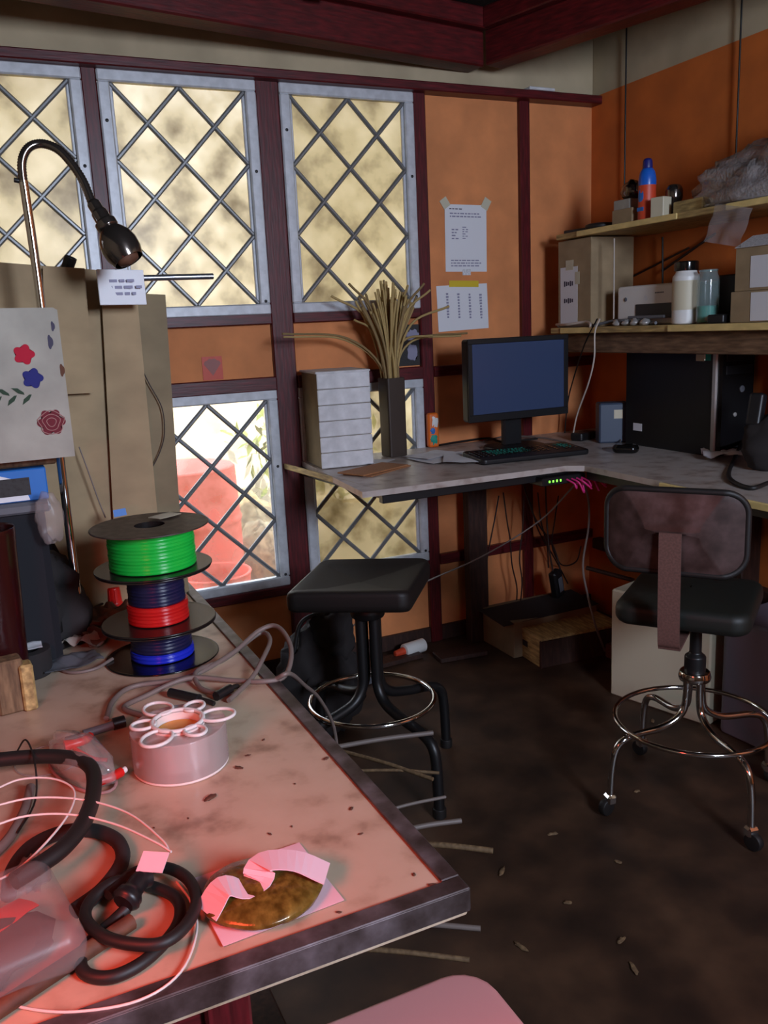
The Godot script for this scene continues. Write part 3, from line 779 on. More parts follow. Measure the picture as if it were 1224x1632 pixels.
func backrest(w: float, h: float, curve: float) -> Array:   # a curved steel shell and its rubber rim
	var shell := MB.new(); var rim := MB.new()
	var bend := func(p: Vector2, off: float): return Vector3(p.x, p.y, off - curve * pow(p.x / (w / 2), 2.0) * 0.5)
	var rows := []; var cen := []
	for s in [[0.0, 0.004], [0.004, 0.006], [0.02, 0.0058], [0.04, 0.0055], [0.06, 0.0053], [0.08, 0.0052], [0.1, 0.0052]]:
		var loop := []
		for p in rounded(w - 2 * s[0], h - 2 * s[0], maxf(0.055 - s[0] * 0.4, 0.004), 6): loop.append(bend.call(p, s[1]))
		rows.append(loop); cen.append(Vector3(0, 0, -1.0))
	rows.append(rows[6].map(func(p): return Vector3(p.x * 0.5, p.y * 0.1, 0.0052 - curve * pow(p.x * 0.5 / (w / 2), 2.0) * 0.5))); cen.append(Vector3(0, 0, -1.0))
	shell.grid(rows, true, false, cen)
	var r2 := []; var c2 := []
	for s in [[0.0, 0.004], [0.004, -0.022], [0.03, -0.034], [0.09, -0.036]]:
		var loop := []
		for p in rounded(w - 2 * s[0], h - 2 * s[0], maxf(0.055 - s[0] * 0.4, 0.004), 6): loop.append(bend.call(p, s[1]))
		r2.append(loop); c2.append(Vector3(0, 0, 1.0))
	r2.append(r2[3].map(func(_p): return Vector3(0, 0, -0.036))); c2.append(Vector3(0, 0, 1.0))
	rim.grid(r2, true, false, c2)
	add_tube(rim, rounded(w + 0.004, h + 0.004, 0.057, 8).map(func(p): return bend.call(p, 0.001)), 0.009, 8, true)
	return [shell.mesh(), rim.mesh()]


# ---------------------------------------------------------------- on the corner desk
func build_desk_things() -> void:
	var y0 := 0.8955
	# monitor
	var m := thing("computer_monitor", "black flat monitor with dark screen standing on the corner desk", "monitor", Vector3(1.985, y0, -2.95))
	part(m, "housing", cushion(0.478, 0.325, 0.045, 0.012, 0.006), M.black_plastic, Vector3(0, 0.29, -0.045), Vector3(90, 0, 0))
	var bz := 0.004
	part(m, "bezel", frame_mesh(0.478, 0.325, 0.02, 0.02, 0.02, 0.03, 0.008), M.black_plastic, Vector3(0, 0.29, bz))
	part(m, "screen", box(Vector3(0.44, 0.277, 0.003), 0.0), M.screen, Vector3(0, 0.295, 0.0015))
	text(m, "logo", "DELL", 0.02, M.silver_plastic, Vector3(0, 0.1385, bz + 0.0005), Vector3.ZERO, true)
	for k in 5: part(m, "button", box(Vector3(0.006, 0.007, 0.003), 0.001), M.led_amber if k == 3 else M.grey_plastic, Vector3(0.15 + k * 0.016, 0.140, bz + 0.001))
	part(m, "power_light", box(Vector3(0.006, 0.008, 0.003), 0.001), M.led_green, Vector3(0.095, 0.140, bz + 0.001))
	part(m, "neck", box(Vector3(0.09, 0.2, 0.03), 0.008), M.black_plastic, Vector3(0, 0.11, -0.06))
	part(m, "stand_base", cushion(0.24, 0.18, 0.016, 0.06, 0.006), M.black_plastic, Vector3(0, 0, -0.04))
	# keyboard
	var ka: Vector3 = Vector3(1.6534, 0.895, -2.7058); var kb: Vector3 = Vector3(2.1064, 0.895, -2.6606)
	var kdir := (kb - ka); var kyaw := rad_to_deg(atan2(-kdir.z, kdir.x))
	var kc := (ka + kb) / 2.0
	var k := thing("keyboard", "black keyboard with teal key legends in front of the monitor", "keyboard", Vector3(kc.x, y0, kc.z), kyaw)
	part(k, "case", cushion(0.46, 0.19, 0.02, 0.02, 0.006), M.black_plastic, Vector3(0, 0.0055, -0.085), Vector3(3.0, 0, 0))
	var keys := MB.new()
	for r in 5:
		for c in 21:
			if c in [15, 17]: continue
			add_box(keys, Vector3(0.0168, 0.008, 0.0168), 0.003, Vector3(-0.208 + c * 0.0206, 0.0255 - r * 0.001, -0.135 + r * 0.0205))
	tag(part(k, "keys", keys.mesh(), M.black_gloss), "", "", "", "stuff")
	var rows := ["1 2 3 4 5 6 7 8 9 0 - =", "Q W E R T Y U I O P", "A S D F G H J K L ;", "Z X C V B N M , . /"]
	for r in 4:
		text(k, "legend", rows[r], 0.019, M.teal_print, Vector3(-0.075 + r * 0.004, 0.0302 - r * 0.001, -0.13 + r * 0.0205), Vector3(-90, 0, 0), true)
		text(k, "legend", ["7 8 9 /", "4 5 6 *", "1 2 3 -", "0 . +"][r], 0.019, M.teal_print, Vector3(0.175, 0.0302 - r * 0.001, -0.13 + r * 0.0205), Vector3(-90, 0, 0), true)
	single("computer_mouse", "small black mouse on the corner desk right of the keyboard", "mouse", cushion(0.06, 0.1, 0.034, 0.028, 0.016), M.black_gloss, Vector3(2.2287, 0.895, -2.5917) + Vector3(0, 0.0005, 0), Vector3(0, 40, 0))
	# slate box with sticker
	var sb := thing("speaker_box", "slate grey box with pale sticker between monitor and computer tower", "speaker", Vector3(2.4095, 0.895, -2.9016) + Vector3(-0.03, 0, 0.06), -28.0)
	part(sb, "body", box(Vector3(0.125, 0.165, 0.09), 0.006), M.slate_plastic, Vector3(0, 0.083, -0.03))
	part(sb, "sticker", box(Vector3(0.036, 0.036, 0.001), 0.0), M.cream_plastic, Vector3(0.015, 0.12, 0.0155))
	# tower: side panel towards the room, front towards the viewer
	var tw := thing("computer_tower", "black desktop computer tower with silver edge strip on the desk", "computer", Vector3(2.475, y0, -2.53))
	var side_x := -0.085
	part(tw, "case", box(Vector3(0.17, 0.39, 0.47), 0.004), M.tower_black, Vector3(0, 0.195, -0.02))
	part(tw, "front_bezel", box(Vector3(0.168, 0.385, 0.035), 0.008), M.black_gloss, Vector3(0.001, 0.195, 0.225))
	part(tw, "edge_strip", box(Vector3(0.012, 0.385, 0.022), 0.004), M.silver_plastic, Vector3(side_x - 0.001, 0.195, 0.218))
	part(tw, "sticker", box(Vector3(0.001, 0.024, 0.042), 0.0), M.cream_plastic, Vector3(side_x - 0.0005, 0.355, 0.145))
	part(tw, "sticker", box(Vector3(0.001, 0.024, 0.026), 0.0), M.teal_print, Vector3(side_x - 0.0005, 0.357, 0.182))
	part(tw, "sticker", box(Vector3(0.001, 0.03, 0.05), 0.0), M.paper, Vector3(side_x - 0.0005, 0.075, -0.18))
	part(tw, "button", lathe(hard([Vector2(0.0003, 0), Vector2(0.012, 0), Vector2(0.012, 0.004), Vector2(0.0003, 0.005)]), 14), M.grey_plastic, Vector3(0.02, 0.24, 0.242), Vector3(90, 0, 0))
	for y in [0.31, 0.355]: part(tw, "drive_bay", box(Vector3(0.13, 0.03, 0.004), 0.001), M.black_plastic, Vector3(0.005, y, 0.2435))
	part(tw, "button", lathe(hard([Vector2(0.0003, 0), Vector2(0.008, 0), Vector2(0.008, 0.004), Vector2(0.0003, 0.005)]), 12), M.silver_plastic, Vector3(-0.01, 0.15, 0.242), Vector3(90, 0, 0))
	# grey panel beyond the tower
	single("leaning_panel", "grey panel leaning on the wall behind the computer tower", "panel", box(Vector3(0.012, 0.36, 0.5), 0.003), M.purple_grey, Vector3(2.6, 1.077, -2.0), Vector3(0, 0, -2))
	# white slatted box and vase
	var wb := thing("wooden_box", "white painted slatted wooden box on the left end of the desk", "box", Vector3(1.2581, 0.895, -3.0119) + Vector3(0, 0.0005, -0.12), -6.0)
	part(wb, "body", box(Vector3(0.2, 0.355, 0.235), 0.002), M.cardboard_dark, Vector3(0, 0.178, 0))
	for i in 6: part(wb, "slat", box(Vector3(0.206, 0.0575, 0.006), 0.003), M.white_paint, Vector3(0, 0.031 + i * 0.0595, 0.1215 + 0.0006 * (i % 2)))
	part(wb, "lid", box(Vector3(0.215, 0.008, 0.25), 0.003), M.white_paint, Vector3(0, 0.36, 0))
	var va := thing("square_vase", "tall dark square vase holding dried stalks", "vase", Vector3(1.5151, 0.895, -3.1993) + Vector3(-0.005, 0.0005, 0.05), 4.0)
	var vb := MB.new(); var vh := 0.315; var vr := []
	for s in [[0.001, 0.012], [0.034, 0.012], [0.034, vh], [0.038, vh + 0.001], [0.041, vh - 0.001], [0.04, 0.002], [0.036, 0.0], [0.001, 0.0]]:
		var loop := []
		for p in rounded(s[0] * 2, s[0] * 2, minf(0.008, s[0] * 0.4), 3): loop.append(Vector3(p.x, s[1], p.y))
		vr.append(loop)
	vb.grid(vr, true, false, [])
	part(va, "body", vb.mesh(), M.vase)
	var v0: Vector3 = va.position + Vector3(0, 0.02, 0)
	# long bent stalks that show singly, then the bundle
	var tips := [Vector3(1.0499, 1.4036, -3.1), Vector3(1.0369, 1.3925, -3.05), Vector3(1.2727, 1.5348, -3.15), Vector3(1.3353, 1.5779, -3.12), Vector3(1.3423, 1.442, -3.1), Vector3(1.7299, 1.4789, -3.05), Vector3(1.7801, 1.3718, -3.0), Vector3(1.763, 1.3631, -3.02), Vector3(1.6752, 1.5453, -3.1), Vector3(1.6747, 1.5723, -3.15), Vector3(1.6268, 1.569, -3.2), Vector3(1.6526, 1.3685, -3.05)]
	var far := ["long dried stalk drooping far left of the vase, upper one", "long dried stalk drooping far left of the vase, lower one", "dried stalk leaning left with a blunt tip by the window", "thin dried stalk standing left of the bundle", "short bent dried stalk left of the bundle", "dried stalk pointing right onto the lower wall paper", "dried stalk drooping right above the monitor, farthest tip", "dried stalk drooping right above the monitor, shorter one", "dried stalk leaning right across the red post, upper one", "dried stalk leaning right across the red post, middle one", "dried stalk leaning right in front of the window frame", "curved dried stalk ending under the lower wall paper"]
	for i in tips.size():
		var tip: Vector3 = tips[i]
		var mouth := va.position + Vector3(clampf((tip.x - v0.x) * 0.08, -0.025, 0.025), 0.33, rng.randf_range(-0.02, 0.02))
		var up := mouth + Vector3((tip.x - mouth.x) * 0.35, maxf((tip.y - mouth.y) * 0.55, 0.0) + 0.05, 0.0)
		cable("dried_stalk", far[i], "stalk", [v0 + Vector3((mouth.x - v0.x) * 0.4, 0, 0), mouth, up, tip], rng.randf_range(0.0038, 0.005), M.stalk if i % 3 else M.stalk_dark, "dried stalks in the vase", 6)
	for i in 58:
		var a := rng.randf_range(-1.0, 1.0)
		var px := lerpf(572.0, 672.0, (a + 1) / 2)
		var tx := lerpf(1.3749, 1.6343, (a * absf(a) * 0.75 + a * 0.25 + 1) / 2)
		var ty: float = 1.6013 - 0.07 * absf(a) - rng.randf() * 0.09
		var tip := Vector3(tx, ty, va.position.z + rng.randf_range(-0.06, 0.07))
		var mouth := va.position + Vector3(a * 0.028, 0.315, rng.randf_range(-0.028, 0.028))
		var mid := mouth.lerp(tip, 0.5) + Vector3(-a * 0.018, 0.01, 0)
		cable("dried_stalk", "straw coloured dried stalk in the dense upright bundle", "stalk", [v0 + Vector3(a * 0.012, 0, 0), mouth, mid, tip], rng.randf_range(0.004, 0.0058), M.stalk if rng.randf() < 0.7 else M.stalk_dark, "dried stalks in the upright bundle", 6)
	# papers
	var e := thing("brown_envelope", "two brown envelopes lying at the left end of the desk", "envelope", Vector3(1.2964, 0.895, -2.8576) + Vector3(-0.01, 0.0006, -0.01), 24.0)
	part(e, "envelope_sheet", box(Vector3(0.25, 0.004, 0.13), 0.001), M.envelope, Vector3(0.012, 0.002, 0.01), Vector3(0, 5, 0))
	part(e, "envelope_sheet", box(Vector3(0.25, 0.005, 0.13), 0.001), M.envelope, Vector3(0, 0.0068, 0))
	for i in 4:
		single("paper_sheet", ["white paper sheet lying beside the vase", "white sheet lying nearest the keyboard on the desk", "white sheet sticking out behind the brown envelopes", "pale sheet lying under the other desk papers"][i], "paper", sheet([0.2, 0.15, 0.12, 0.28][i], [0.14, 0.2, 0.16, 0.2][i], 0.003, 20 + i, 8.0, 10, 10), M.paper, [Vector3(1.6173, 0.895, -3.0179), Vector3(1.6525, 0.895, -2.8411), Vector3(1.3537, 0.895, -3.0447), Vector3(1.6489, 0.895, -2.9468)][i] + Vector3(0, [0.005, 0.009, 0.002, 0.0][i], 0), Vector3(0, [18, -30, 40, 5][i], 0))
	var cp := thing("snack_packet", "orange foil snack packet standing against the red post", "packet", Vector3(1.735, 0.895, -3.2861) + Vector3(0.012, 0.0005, 0.03), -8.0)
	part(cp, "pouch", cushion(0.05, 0.036, 0.148, 0.012, 0.012), M.orange_pack)
	part(cp, "print", blob(Vector3(0.03, 0.05, 0.01), 0.6, 5, 2.0, 8, 12), M.teal_print, Vector3(0, 0.035, 0.016))
	part(cp, "print", blob(Vector3(0.03, 0.05, 0.01), 0.6, 9, 2.0, 8, 12), M.white_plastic, Vector3(0.004, 0.11, 0.016))
	part(cp, "print", blob(Vector3(0.026, 0.03, 0.01), 0.5, 8, 2.0, 8, 12), M.blue_print, Vector3(-0.004, 0.072, 0.016))
	single("crumpled_tissue", "crumpled white tissue in front of the computer tower", "tissue", sheet(0.22, 0.13, 0.02, 33, 14.0, 16, 12), M.paper, Vector3(2.4149, 0.895, -2.299) + Vector3(0, 0.0005, 0.0), Vector3(0, 50, 0))
	# black device and strap at the right edge of the desk
	var dv := thing("camera_bag", "black bag with strap at the right end of the desk", "bag", Vector3(2.3328, 0.895, -2.0646) + Vector3(0.03, 0.0005, 0.05))
	part(dv, "body", blob(Vector3(0.22, 0.2, 0.2), 0.25, 61, 1.1, 18, 26, -0.8), M.dark_cloth, Vector3(0, 0.08, 0))
	part(dv, "flap", cushion(0.04, 0.05, 0.11, 0.012, 0.01), M.black_plastic, Vector3(-0.05, 0.14, -0.05), Vector3(0, 20, -16))
	part(dv, "strap", tube([Vector3(2.571, 0.965, -2.3257) - dv.position, Vector3(2.3773, 0.895, -2.1999) - dv.position + Vector3(0, 0.008, 0), Vector3(2.0977, 0.895, -1.958) - dv.position + Vector3(0, 0.008, 0), Vector3(2.0153, 0.895, -1.8023) - dv.position + Vector3(0, 0.008, 0), Vector3(2.106, 0.895, -1.8169) - dv.position + Vector3(0, 0.01, 0)], 0.007, 8), M.black_rubber)
	# cables and small adapters on the desk
	cable("adapter_cable", "black cable running along the back of the desk to the monitor", "cable", [Vector3(1.7737, 0.895, -3.2496) + Vector3(0, 0.006, 0), Vector3(1.9031, 0.895, -3.2842) + Vector3(0, 0.006, 0), Vector3(2.0488, 0.895, -3.3103) + Vector3(0, 0.006, 0.02), Vector3(2.0338, 0.895, -3.1584) + Vector3(0, 0.006, 0.02), Vector3(2.1999, 0.895, -3.1619) + Vector3(0, 0.006, 0.03)], 0.005, M.black_rubber)
	cable("adapter_cable", "pale cable curling over the desk before the slate box", "cable", [Vector3(2.3392, 0.895, -2.8645) + Vector3(0, 0.006, 0), Vector3(2.5723, 0.895, -3.0853) + Vector3(0, 0.03, 0), Vector3(2.4641, 0.895, -2.9023) + Vector3(0, 0.02, 0), Vector3(2.3155, 0.895, -2.7381) + Vector3(0, 0.005, 0), Vector3(2.2271, 0.895, -2.7269) + Vector3(0, 0.004, 0)], 0.003, M.grey_cable)
	cable("adapter_cable", "grey flat cable lying behind the keyboard", "cable", [Vector3(1.9849, 0.895, -3.2599) + Vector3(0, 0.005, 0.03), Vector3(2.1343, 0.895, -3.3136) + Vector3(0, 0.01, 0.05), Vector3(2.1999, 0.895, -3.1619) + Vector3(0, 0.012, 0.05), Vector3(2.2197, 0.895, -3.0057) + Vector3(0, 0.006, 0.05)], 0.004, M.grey_cable)
	single("power_adapter", "black power adapter lying between monitor stand and slate box", "adapter", cushion(0.12, 0.06, 0.035, 0.012, 0.008), M.black_plastic, Vector3(2.3456, 0.895, -3.0187) + Vector3(0, 0.0005, 0.02), Vector3(0, 20, 0))
	cable("hanging_cable", "cream cable hanging from the lower shelf to the desk", "cable", [Vector3(2.26, 1.4037, -2.7889), Vector3(2.25, 1.351, -2.8066), Vector3(2.25, 1.2527, -2.8095), Vector3(2.26, 1.1507, -2.8568), Vector3(2.28, 1.0141, -2.9558), Vector3(2.2966, 0.895, -3.0116) + Vector3(0, 0.006, 0)], 0.0035, M.white_cable)
	cable("hanging_cable", "thin black cable hanging from the lower shelf behind the monitor", "cable", [Vector3(2.262, 1.404, -2.8067), Vector3(2.2741, 1.3057, -2.9), Vector3(2.3739, 1.1604, -3.1), Vector3(2.4157, 1.0418, -3.2), Vector3(2.4131, 0.8975, -3.22)], 0.003, M.black_rubber)
	# network switch under the desk with pink cables
	var hub := thing("network_switch", "small network switch with green lights fixed under the desk", "switch", Vector3(1.8531, 0.825, -2.4914) + Vector3(0.0, 0, -0.06))
	part(hub, "case", box(Vector3(0.19, 0.03, 0.1), 0.003), M.black_plastic, Vector3(0.02, 0.02, 0))
	for i in 4: part(hub, "status_light", box(Vector3(0.006, 0.008, 0.003), 0.001), M.led_green, Vector3(-0.045 + i * 0.016, 0.02, 0.0505))
	part(hub, "bracket", box(Vector3(0.1, 0.024, 0.02), 0.002), M.black_metal, Vector3(0.02, 0.042, 0))
	var hp: Vector3 = hub.position
	for i in 7:
		var a := hp + Vector3(0.03 + i * 0.022, 0.02, 0.05)
		cable("patch_cable", ["pink patch cable leftmost at the network switch", "pink patch cable second from left at the switch", "pink patch cable third from left at the switch", "pink patch cable in the middle of the switch", "pink patch cable third from right at the switch", "pink patch cable second from right at the switch", "pink patch cable rightmost at the network switch"][i], "cable", [a, a + Vector3(0.01, -0.012, 0.03), a + Vector3(0.02 + 0.012 * (i % 3), -0.03 - 0.01 * ((i * 2) % 3), 0.03), a + Vector3(0.045, -0.02 + 0.018 * (i % 2), 0.0)], 0.0035, M.pink_cable, "pink patch cables at the switch")
	cable("network_cable", "grey cable stretched from the network switch towards the stool", "cable", [hp + Vector3(0.06, 0.0, 0.06), Vector3(2.0101, 0.6093, -2.85), Vector3(1.7688, 0.4873, -2.9), Vector3(1.5622, 0.4144, -2.95), Vector3(1.3305, 0.3291, -3.0), Vector3(1.2379, 0.2396, -3.05)], 0.0032, M.grey_cable)
	cable("network_cable", "pale thick cable hanging from the switch down to the floor", "cable", [hp + Vector3(0.1, 0.0, 0.06), Vector3(2.1546, 0.6907, -2.72), Vector3(2.1552, 0.5875, -2.72), Vector3(2.1278, 0.4348, -2.72), Vector3(2.1379, 0.3055, -2.7), Vector3(2.1481, 0.1814, -2.66), Vector3(2.2831, 0.01, -2.7639)], 0.0045, M.grey_cable)

func frame_mesh(w: float, h: float, l: float, r: float, t: float, b: float, depth: float) -> ArrayMesh:
	var m := MB.new()
	add_box(m, Vector3(w, t, depth), 0.002, Vector3(0, h / 2 - t / 2, 0))
	add_box(m, Vector3(w, b, depth), 0.002, Vector3(0, -h / 2 + b / 2, 0))
	add_box(m, Vector3(l, h - t - b + 0.004, depth), 0.002, Vector3(-w / 2 + l / 2, (b - t) / 2, 0))
	add_box(m, Vector3(r, h - t - b + 0.004, depth), 0.002, Vector3(w / 2 - r / 2, (b - t) / 2, 0))
	return m.mesh()

# ---------------------------------------------------------------- shelves
func build_shelf_things() -> void:
	var y1 := 1.3725; var y2 := 1.7555
	# lower shelf
	var cb := thing("cardboard_carton", "brown carton with taped paper at the left end of the lower shelf", "carton", Vector3(2.43, y1, -3.03))
	part(cb, "carton_body", box(Vector3(0.22, 0.355, 0.22), 0.002), M.cardboard, Vector3(0, 0.178, 0))
	var lp := part(cb, "taped_paper", box(Vector3(0.001, 0.235, 0.115), 0.0), M.paper, Vector3(-0.1108, 0.13, -0.035))
	lp.rotation_degrees.y = 0.0
	for i in 2:
		var mk := MB.new()
		for k in 5: add_box(mk, Vector3(0.0004, 0.022 - 0.004 * ((k + i) % 3), 0.009), 0.0, Vector3(-0.0007, 0.05 - i * 0.07, -0.028 + k * 0.013))
		part(lp, "printed_marks", mk.mesh(), M.ink)
	part(cb, "tape", box(Vector3(0.001, 0.04, 0.05), 0.0), M.tape_beige, Vector3(-0.1115, 0.255, -0.03))
	part(cb, "tape", box(Vector3(0.001, 0.05, 0.03), 0.0), M.tape_beige, Vector3(-0.1116, 0.2, 0.022))
	var pr := thing("printer", "small white printer with dark paper slot on the lower shelf", "printer", Vector3(2.475, y1, -2.64))
	part(pr, "body", cushion(0.24, 0.33, 0.15, 0.015, 0.012), M.white_plastic)
	part(pr, "paper_slot", box(Vector3(0.012, 0.05, 0.2), 0.003), M.black_plastic, Vector3(-0.116, 0.055, 0.045))
	part(pr, "tray", box(Vector3(0.05, 0.012, 0.2), 0.003), M.grey_plastic, Vector3(-0.135, 0.03, 0.045))
	part(pr, "panel_button", lathe(hard([Vector2(0.0003, 0), Vector2(0.008, 0), Vector2(0.008, 0.003), Vector2(0.0003, 0.004)]), 12), M.grey_plastic, Vector3(-0.1195, 0.1, -0.11), Vector3(0, 0, 90))
	part(pr, "badge", prism([Vector2(-0.012, 0.0), Vector2(0.0, 0.018), Vector2(0.014, 0.004), Vector2(0.006, -0.006)], 0.001), M.white_paint, Vector3(-0.1205, 0.095, 0.0), Vector3(0, -90, 0))
	for k in 6: part(pr, "printed_mark", box(Vector3(0.0006, 0.005, 0.006), 0.0), M.grey_plastic, Vector3(-0.1203, 0.118, 0.055 + k * 0.008))
	var j := thing("supplement_jar", "white plastic jar with black lid on the lower shelf", "jar", Vector3(2.345, y1, -2.42))
	part(j, "body", lathe(hard([Vector2(0.0005, 0), Vector2(0.044, 0), Vector2(0.047, 0.006), Vector2(0.047, 0.165), Vector2(0.036, 0.18), Vector2(0.036, 0.19), Vector2(0.0005, 0.19)], 0.003), 30), M.white_plastic)
	part(j, "label_band", lathe(hard([Vector2(0.0473, 0.05), Vector2(0.0477, 0.051), Vector2(0.0477, 0.15), Vector2(0.0473, 0.151)], 0.0005), 30), M.cream_plastic)
	part(j, "lid", lathe(hard([Vector2(0.0005, 0), Vector2(0.042, 0), Vector2(0.042, 0.03), Vector2(0.04, 0.033), Vector2(0.0005, 0.033)], 0.002), 30), M.black_gloss, Vector3(0, 0.185, 0))
	var j2 := thing("glass_jar", "clear jar with teal contents right of the white jar", "jar", Vector3(2.355, y1, -2.325))
	part(j2, "glass", lathe(hard([Vector2(0.0005, 0), Vector2(0.036, 0), Vector2(0.038, 0.01), Vector2(0.038, 0.15), Vector2(0.03, 0.17), Vector2(0.03, 0.18)], 0.003), 26), M.clear_jar)
	part(j2, "contents", lathe(hard([Vector2(0.0005, 0.004), Vector2(0.033, 0.004), Vector2(0.034, 0.06), Vector2(0.0005, 0.062)], 0.002), 22), M.teal_print)
	part(j2, "rim", torus(0.03, 0.003, 26, 6), M.clear_jar, Vector3(0, 0.18, 0))
	single("equipment_case", "dark box at the back of the lower shelf behind the jars", "box", cushion(0.16, 0.22, 0.165, 0.012, 0.006), M.black_plastic, Vector3(2.53, y1, -2.27))
	single("adapter_block", "small black adapter in front of the dark box on the lower shelf", "adapter", cushion(0.05, 0.06, 0.03, 0.008, 0.006), M.black_plastic, Vector3(2.32, y1, -2.24), Vector3(0, 20, 0))
	var bx := thing("product_box", "open white carton at the right end of the lower shelf", "box", Vector3(2.42, y1, -2.09))
	part(bx, "carton_body", box(Vector3(0.2, 0.1, 0.2), 0.002), M.cardboard, Vector3(0, 0.05, 0))
	part(bx, "label", box(Vector3(0.001, 0.09, 0.11), 0.0), M.paper, Vector3(-0.1008, 0.05, 0.04))
	var bx2 := thing("product_box", "pale carton stacked on the open white carton", "box", Vector3(2.43, y1 + 0.1005, -2.09))
	part(bx2, "carton_body", box(Vector3(0.19, 0.14, 0.2), 0.002), M.cardboard, Vector3(0, 0.07, 0))
	part(bx2, "label", box(Vector3(0.001, 0.1, 0.11), 0.0), M.paper, Vector3(-0.0958, 0.06, 0.02))
	part(bx2, "flap", box(Vector3(0.09, 0.002, 0.2), 0.0), M.paper_white, Vector3(-0.06, 0.16, 0), Vector3(0, 0, 26))
	for i in 3:
		cable("shelf_cable", ["grey cable lying along the left front of the lower shelf", "pale cable looped at the left end of the lower shelf", "grey cable bundle under the printer on the lower shelf"][i], "cable", [
			[Vector3(2.29, y1 + 0.006, -3.1), Vector3(2.3, y1 + 0.006, -3.0), Vector3(2.29, y1 + 0.006, -2.9), Vector3(2.275, y1 + 0.006, -2.84)],
			[Vector3(2.31, y1 + 0.012, -3.14), Vector3(2.275, y1 + 0.012, -3.02), Vector3(2.29, y1 + 0.02, -2.92), Vector3(2.27, y1 + 0.012, -2.86), Vector3(2.262, y1 - 0.001, -2.85)],
			[Vector3(2.3, y1 + 0.008, -2.86), Vector3(2.32, y1 + 0.02, -2.78), Vector3(2.3, y1 + 0.02, -2.7), Vector3(2.33, y1 + 0.008, -2.62), Vector3(2.3, y1 + 0.008, -2.52)]][i], 0.006, [M.grey_cable, M.white_cable, M.grey_plastic][i])
	for i in 4: single("cable_clip", "small pale plastic piece lying before the printer", "clip", blob(Vector3(0.04, 0.03, 0.04), 0.5, 70 + i, 2.0, 8, 12, -0.6), M.silver_plastic, Vector3(2.31, y1 + 0.01, -2.74 + i * 0.05), Vector3.ZERO, "plastic pieces before the printer")
	# upper shelf
	single("bundled_cable", "black coiled cable at the left end of the upper shelf", "cable", torus(0.055, 0.012, 30, 8), M.black_rubber, Vector3(2.38, y2 + 0.012, -2.93))
	single("flat_adapter", "flat dark adapter at the left tip of the upper shelf", "adapter", cushion(0.08, 0.14, 0.018, 0.01, 0.005), M.black_plastic, Vector3(2.39, y2, -3.07), Vector3(0, 10, 0))
	single("flat_adapter", "grey flat piece between the dark adapter and coiled cable", "adapter", cushion(0.06, 0.08, 0.02, 0.01, 0.005), M.grey_plastic, Vector3(2.46, y2, -2.99), Vector3(0, -15, 0))
	single("small_carton", "tan carton beside the orange bottle on the upper shelf", "carton", box(Vector3(0.1, 0.055, 0.115), 0.002), M.cardboard, Vector3(2.38, y2 + 0.0277, -2.75))
	single("small_carton", "pale grey carton stacked on the tan carton, upper shelf", "carton", box(Vector3(0.09, 0.036, 0.09), 0.002), M.canvas, Vector3(2.385, y2 + 0.0735, -2.765))
	single("motor_part", "dark round motor on top of the pale grey carton", "motor", blob(Vector3(0.07, 0.08, 0.085), 0.25, 81, 2.0, 14, 20, -0.8), M.bulb_chrome, Vector3(2.39, y2 + 0.1235, -2.765))
	var bo := thing("spray_bottle", "orange bottle with blue shoulder on the upper shelf", "bottle", Vector3(2.355, y2, -2.64))
	part(bo, "body", lathe(hard([Vector2(0.0005, 0), Vector2(0.031, 0), Vector2(0.033, 0.006), Vector2(0.032, 0.125)], 0.002), 28), M.orange_label)
	part(bo, "shoulder", lathe([Vector2(0.032, 0.124), Vector2(0.0325, 0.14), Vector2(0.031, 0.155), Vector2(0.027, 0.172), Vector2(0.02, 0.183), Vector2(0.0005, 0.186)], 28), M.blue_bottle)
	part(bo, "cap", lathe(hard([Vector2(0.0005, 0.18), Vector2(0.017, 0.18), Vector2(0.0185, 0.19), Vector2(0.017, 0.212), Vector2(0.01, 0.22), Vector2(0.0005, 0.22)], 0.003), 20), M.navy_cap)
	part(bo, "label_mark", blob(Vector3(0.006, 0.045, 0.03), 0.5, 83, 2.0, 8, 12), M.blue_print, Vector3(-0.0305, 0.085, 0.0))
	part(bo, "label_mark", box(Vector3(0.003, 0.014, 0.034), 0.001), M.blue_print, Vector3(-0.0318, 0.04, 0.0))
	single("small_box", "little cream box right of the orange bottle, upper shelf", "box", box(Vector3(0.05, 0.07, 0.055), 0.002), M.cream_plastic, Vector3(2.345, y2 + 0.0355, -2.555), Vector3(0, 12, 0))
	single("brass_knob", "dark brass round fitting behind the little cream box", "fitting", lathe(hard([Vector2(0.0005, 0), Vector2(0.022, 0), Vector2(0.022, 0.05), Vector2(0.032, 0.07), Vector2(0.032, 0.1), Vector2(0.022, 0.118), Vector2(0.0005, 0.12)], 0.004), 20), M.bulb_chrome, Vector3(2.42, y2, -2.57))
	single("wood_offcut", "tan wooden offcut beside the bubble wrap, upper shelf", "offcut", box(Vector3(0.06, 0.045, 0.14), 0.003), M.raw_wood, Vector3(2.38, y2 + 0.023, -2.43))
	var bw := thing("bubble_wrap", "heap of translucent bubble wrap on the upper shelf", "bubble wrap", Vector3(2.45, y2, -2.06))
	part(bw, "heap", blob(Vector3(0.27, 0.38, 0.86), 0.45, 90, 1.7, 34, 56, -0.12), M.wrap_film, Vector3(0.0, 0.025, 0.05))
	part(bw, "fold", blob(Vector3(0.22, 0.24, 0.5), 0.5, 91, 1.9, 26, 40, -0.2), M.wrap_film, Vector3(-0.02, 0.03, -0.1))
	var tail := part(bw, "tail", sheet(0.12, 0.15, 0.012, 92, 12.0, 10, 10), M.hazy_plastic, Vector3(-0.175, -0.075, -0.1), Vector3(0, 0, 82))
	tail.rotation_degrees = Vector3(12, 0, 82)

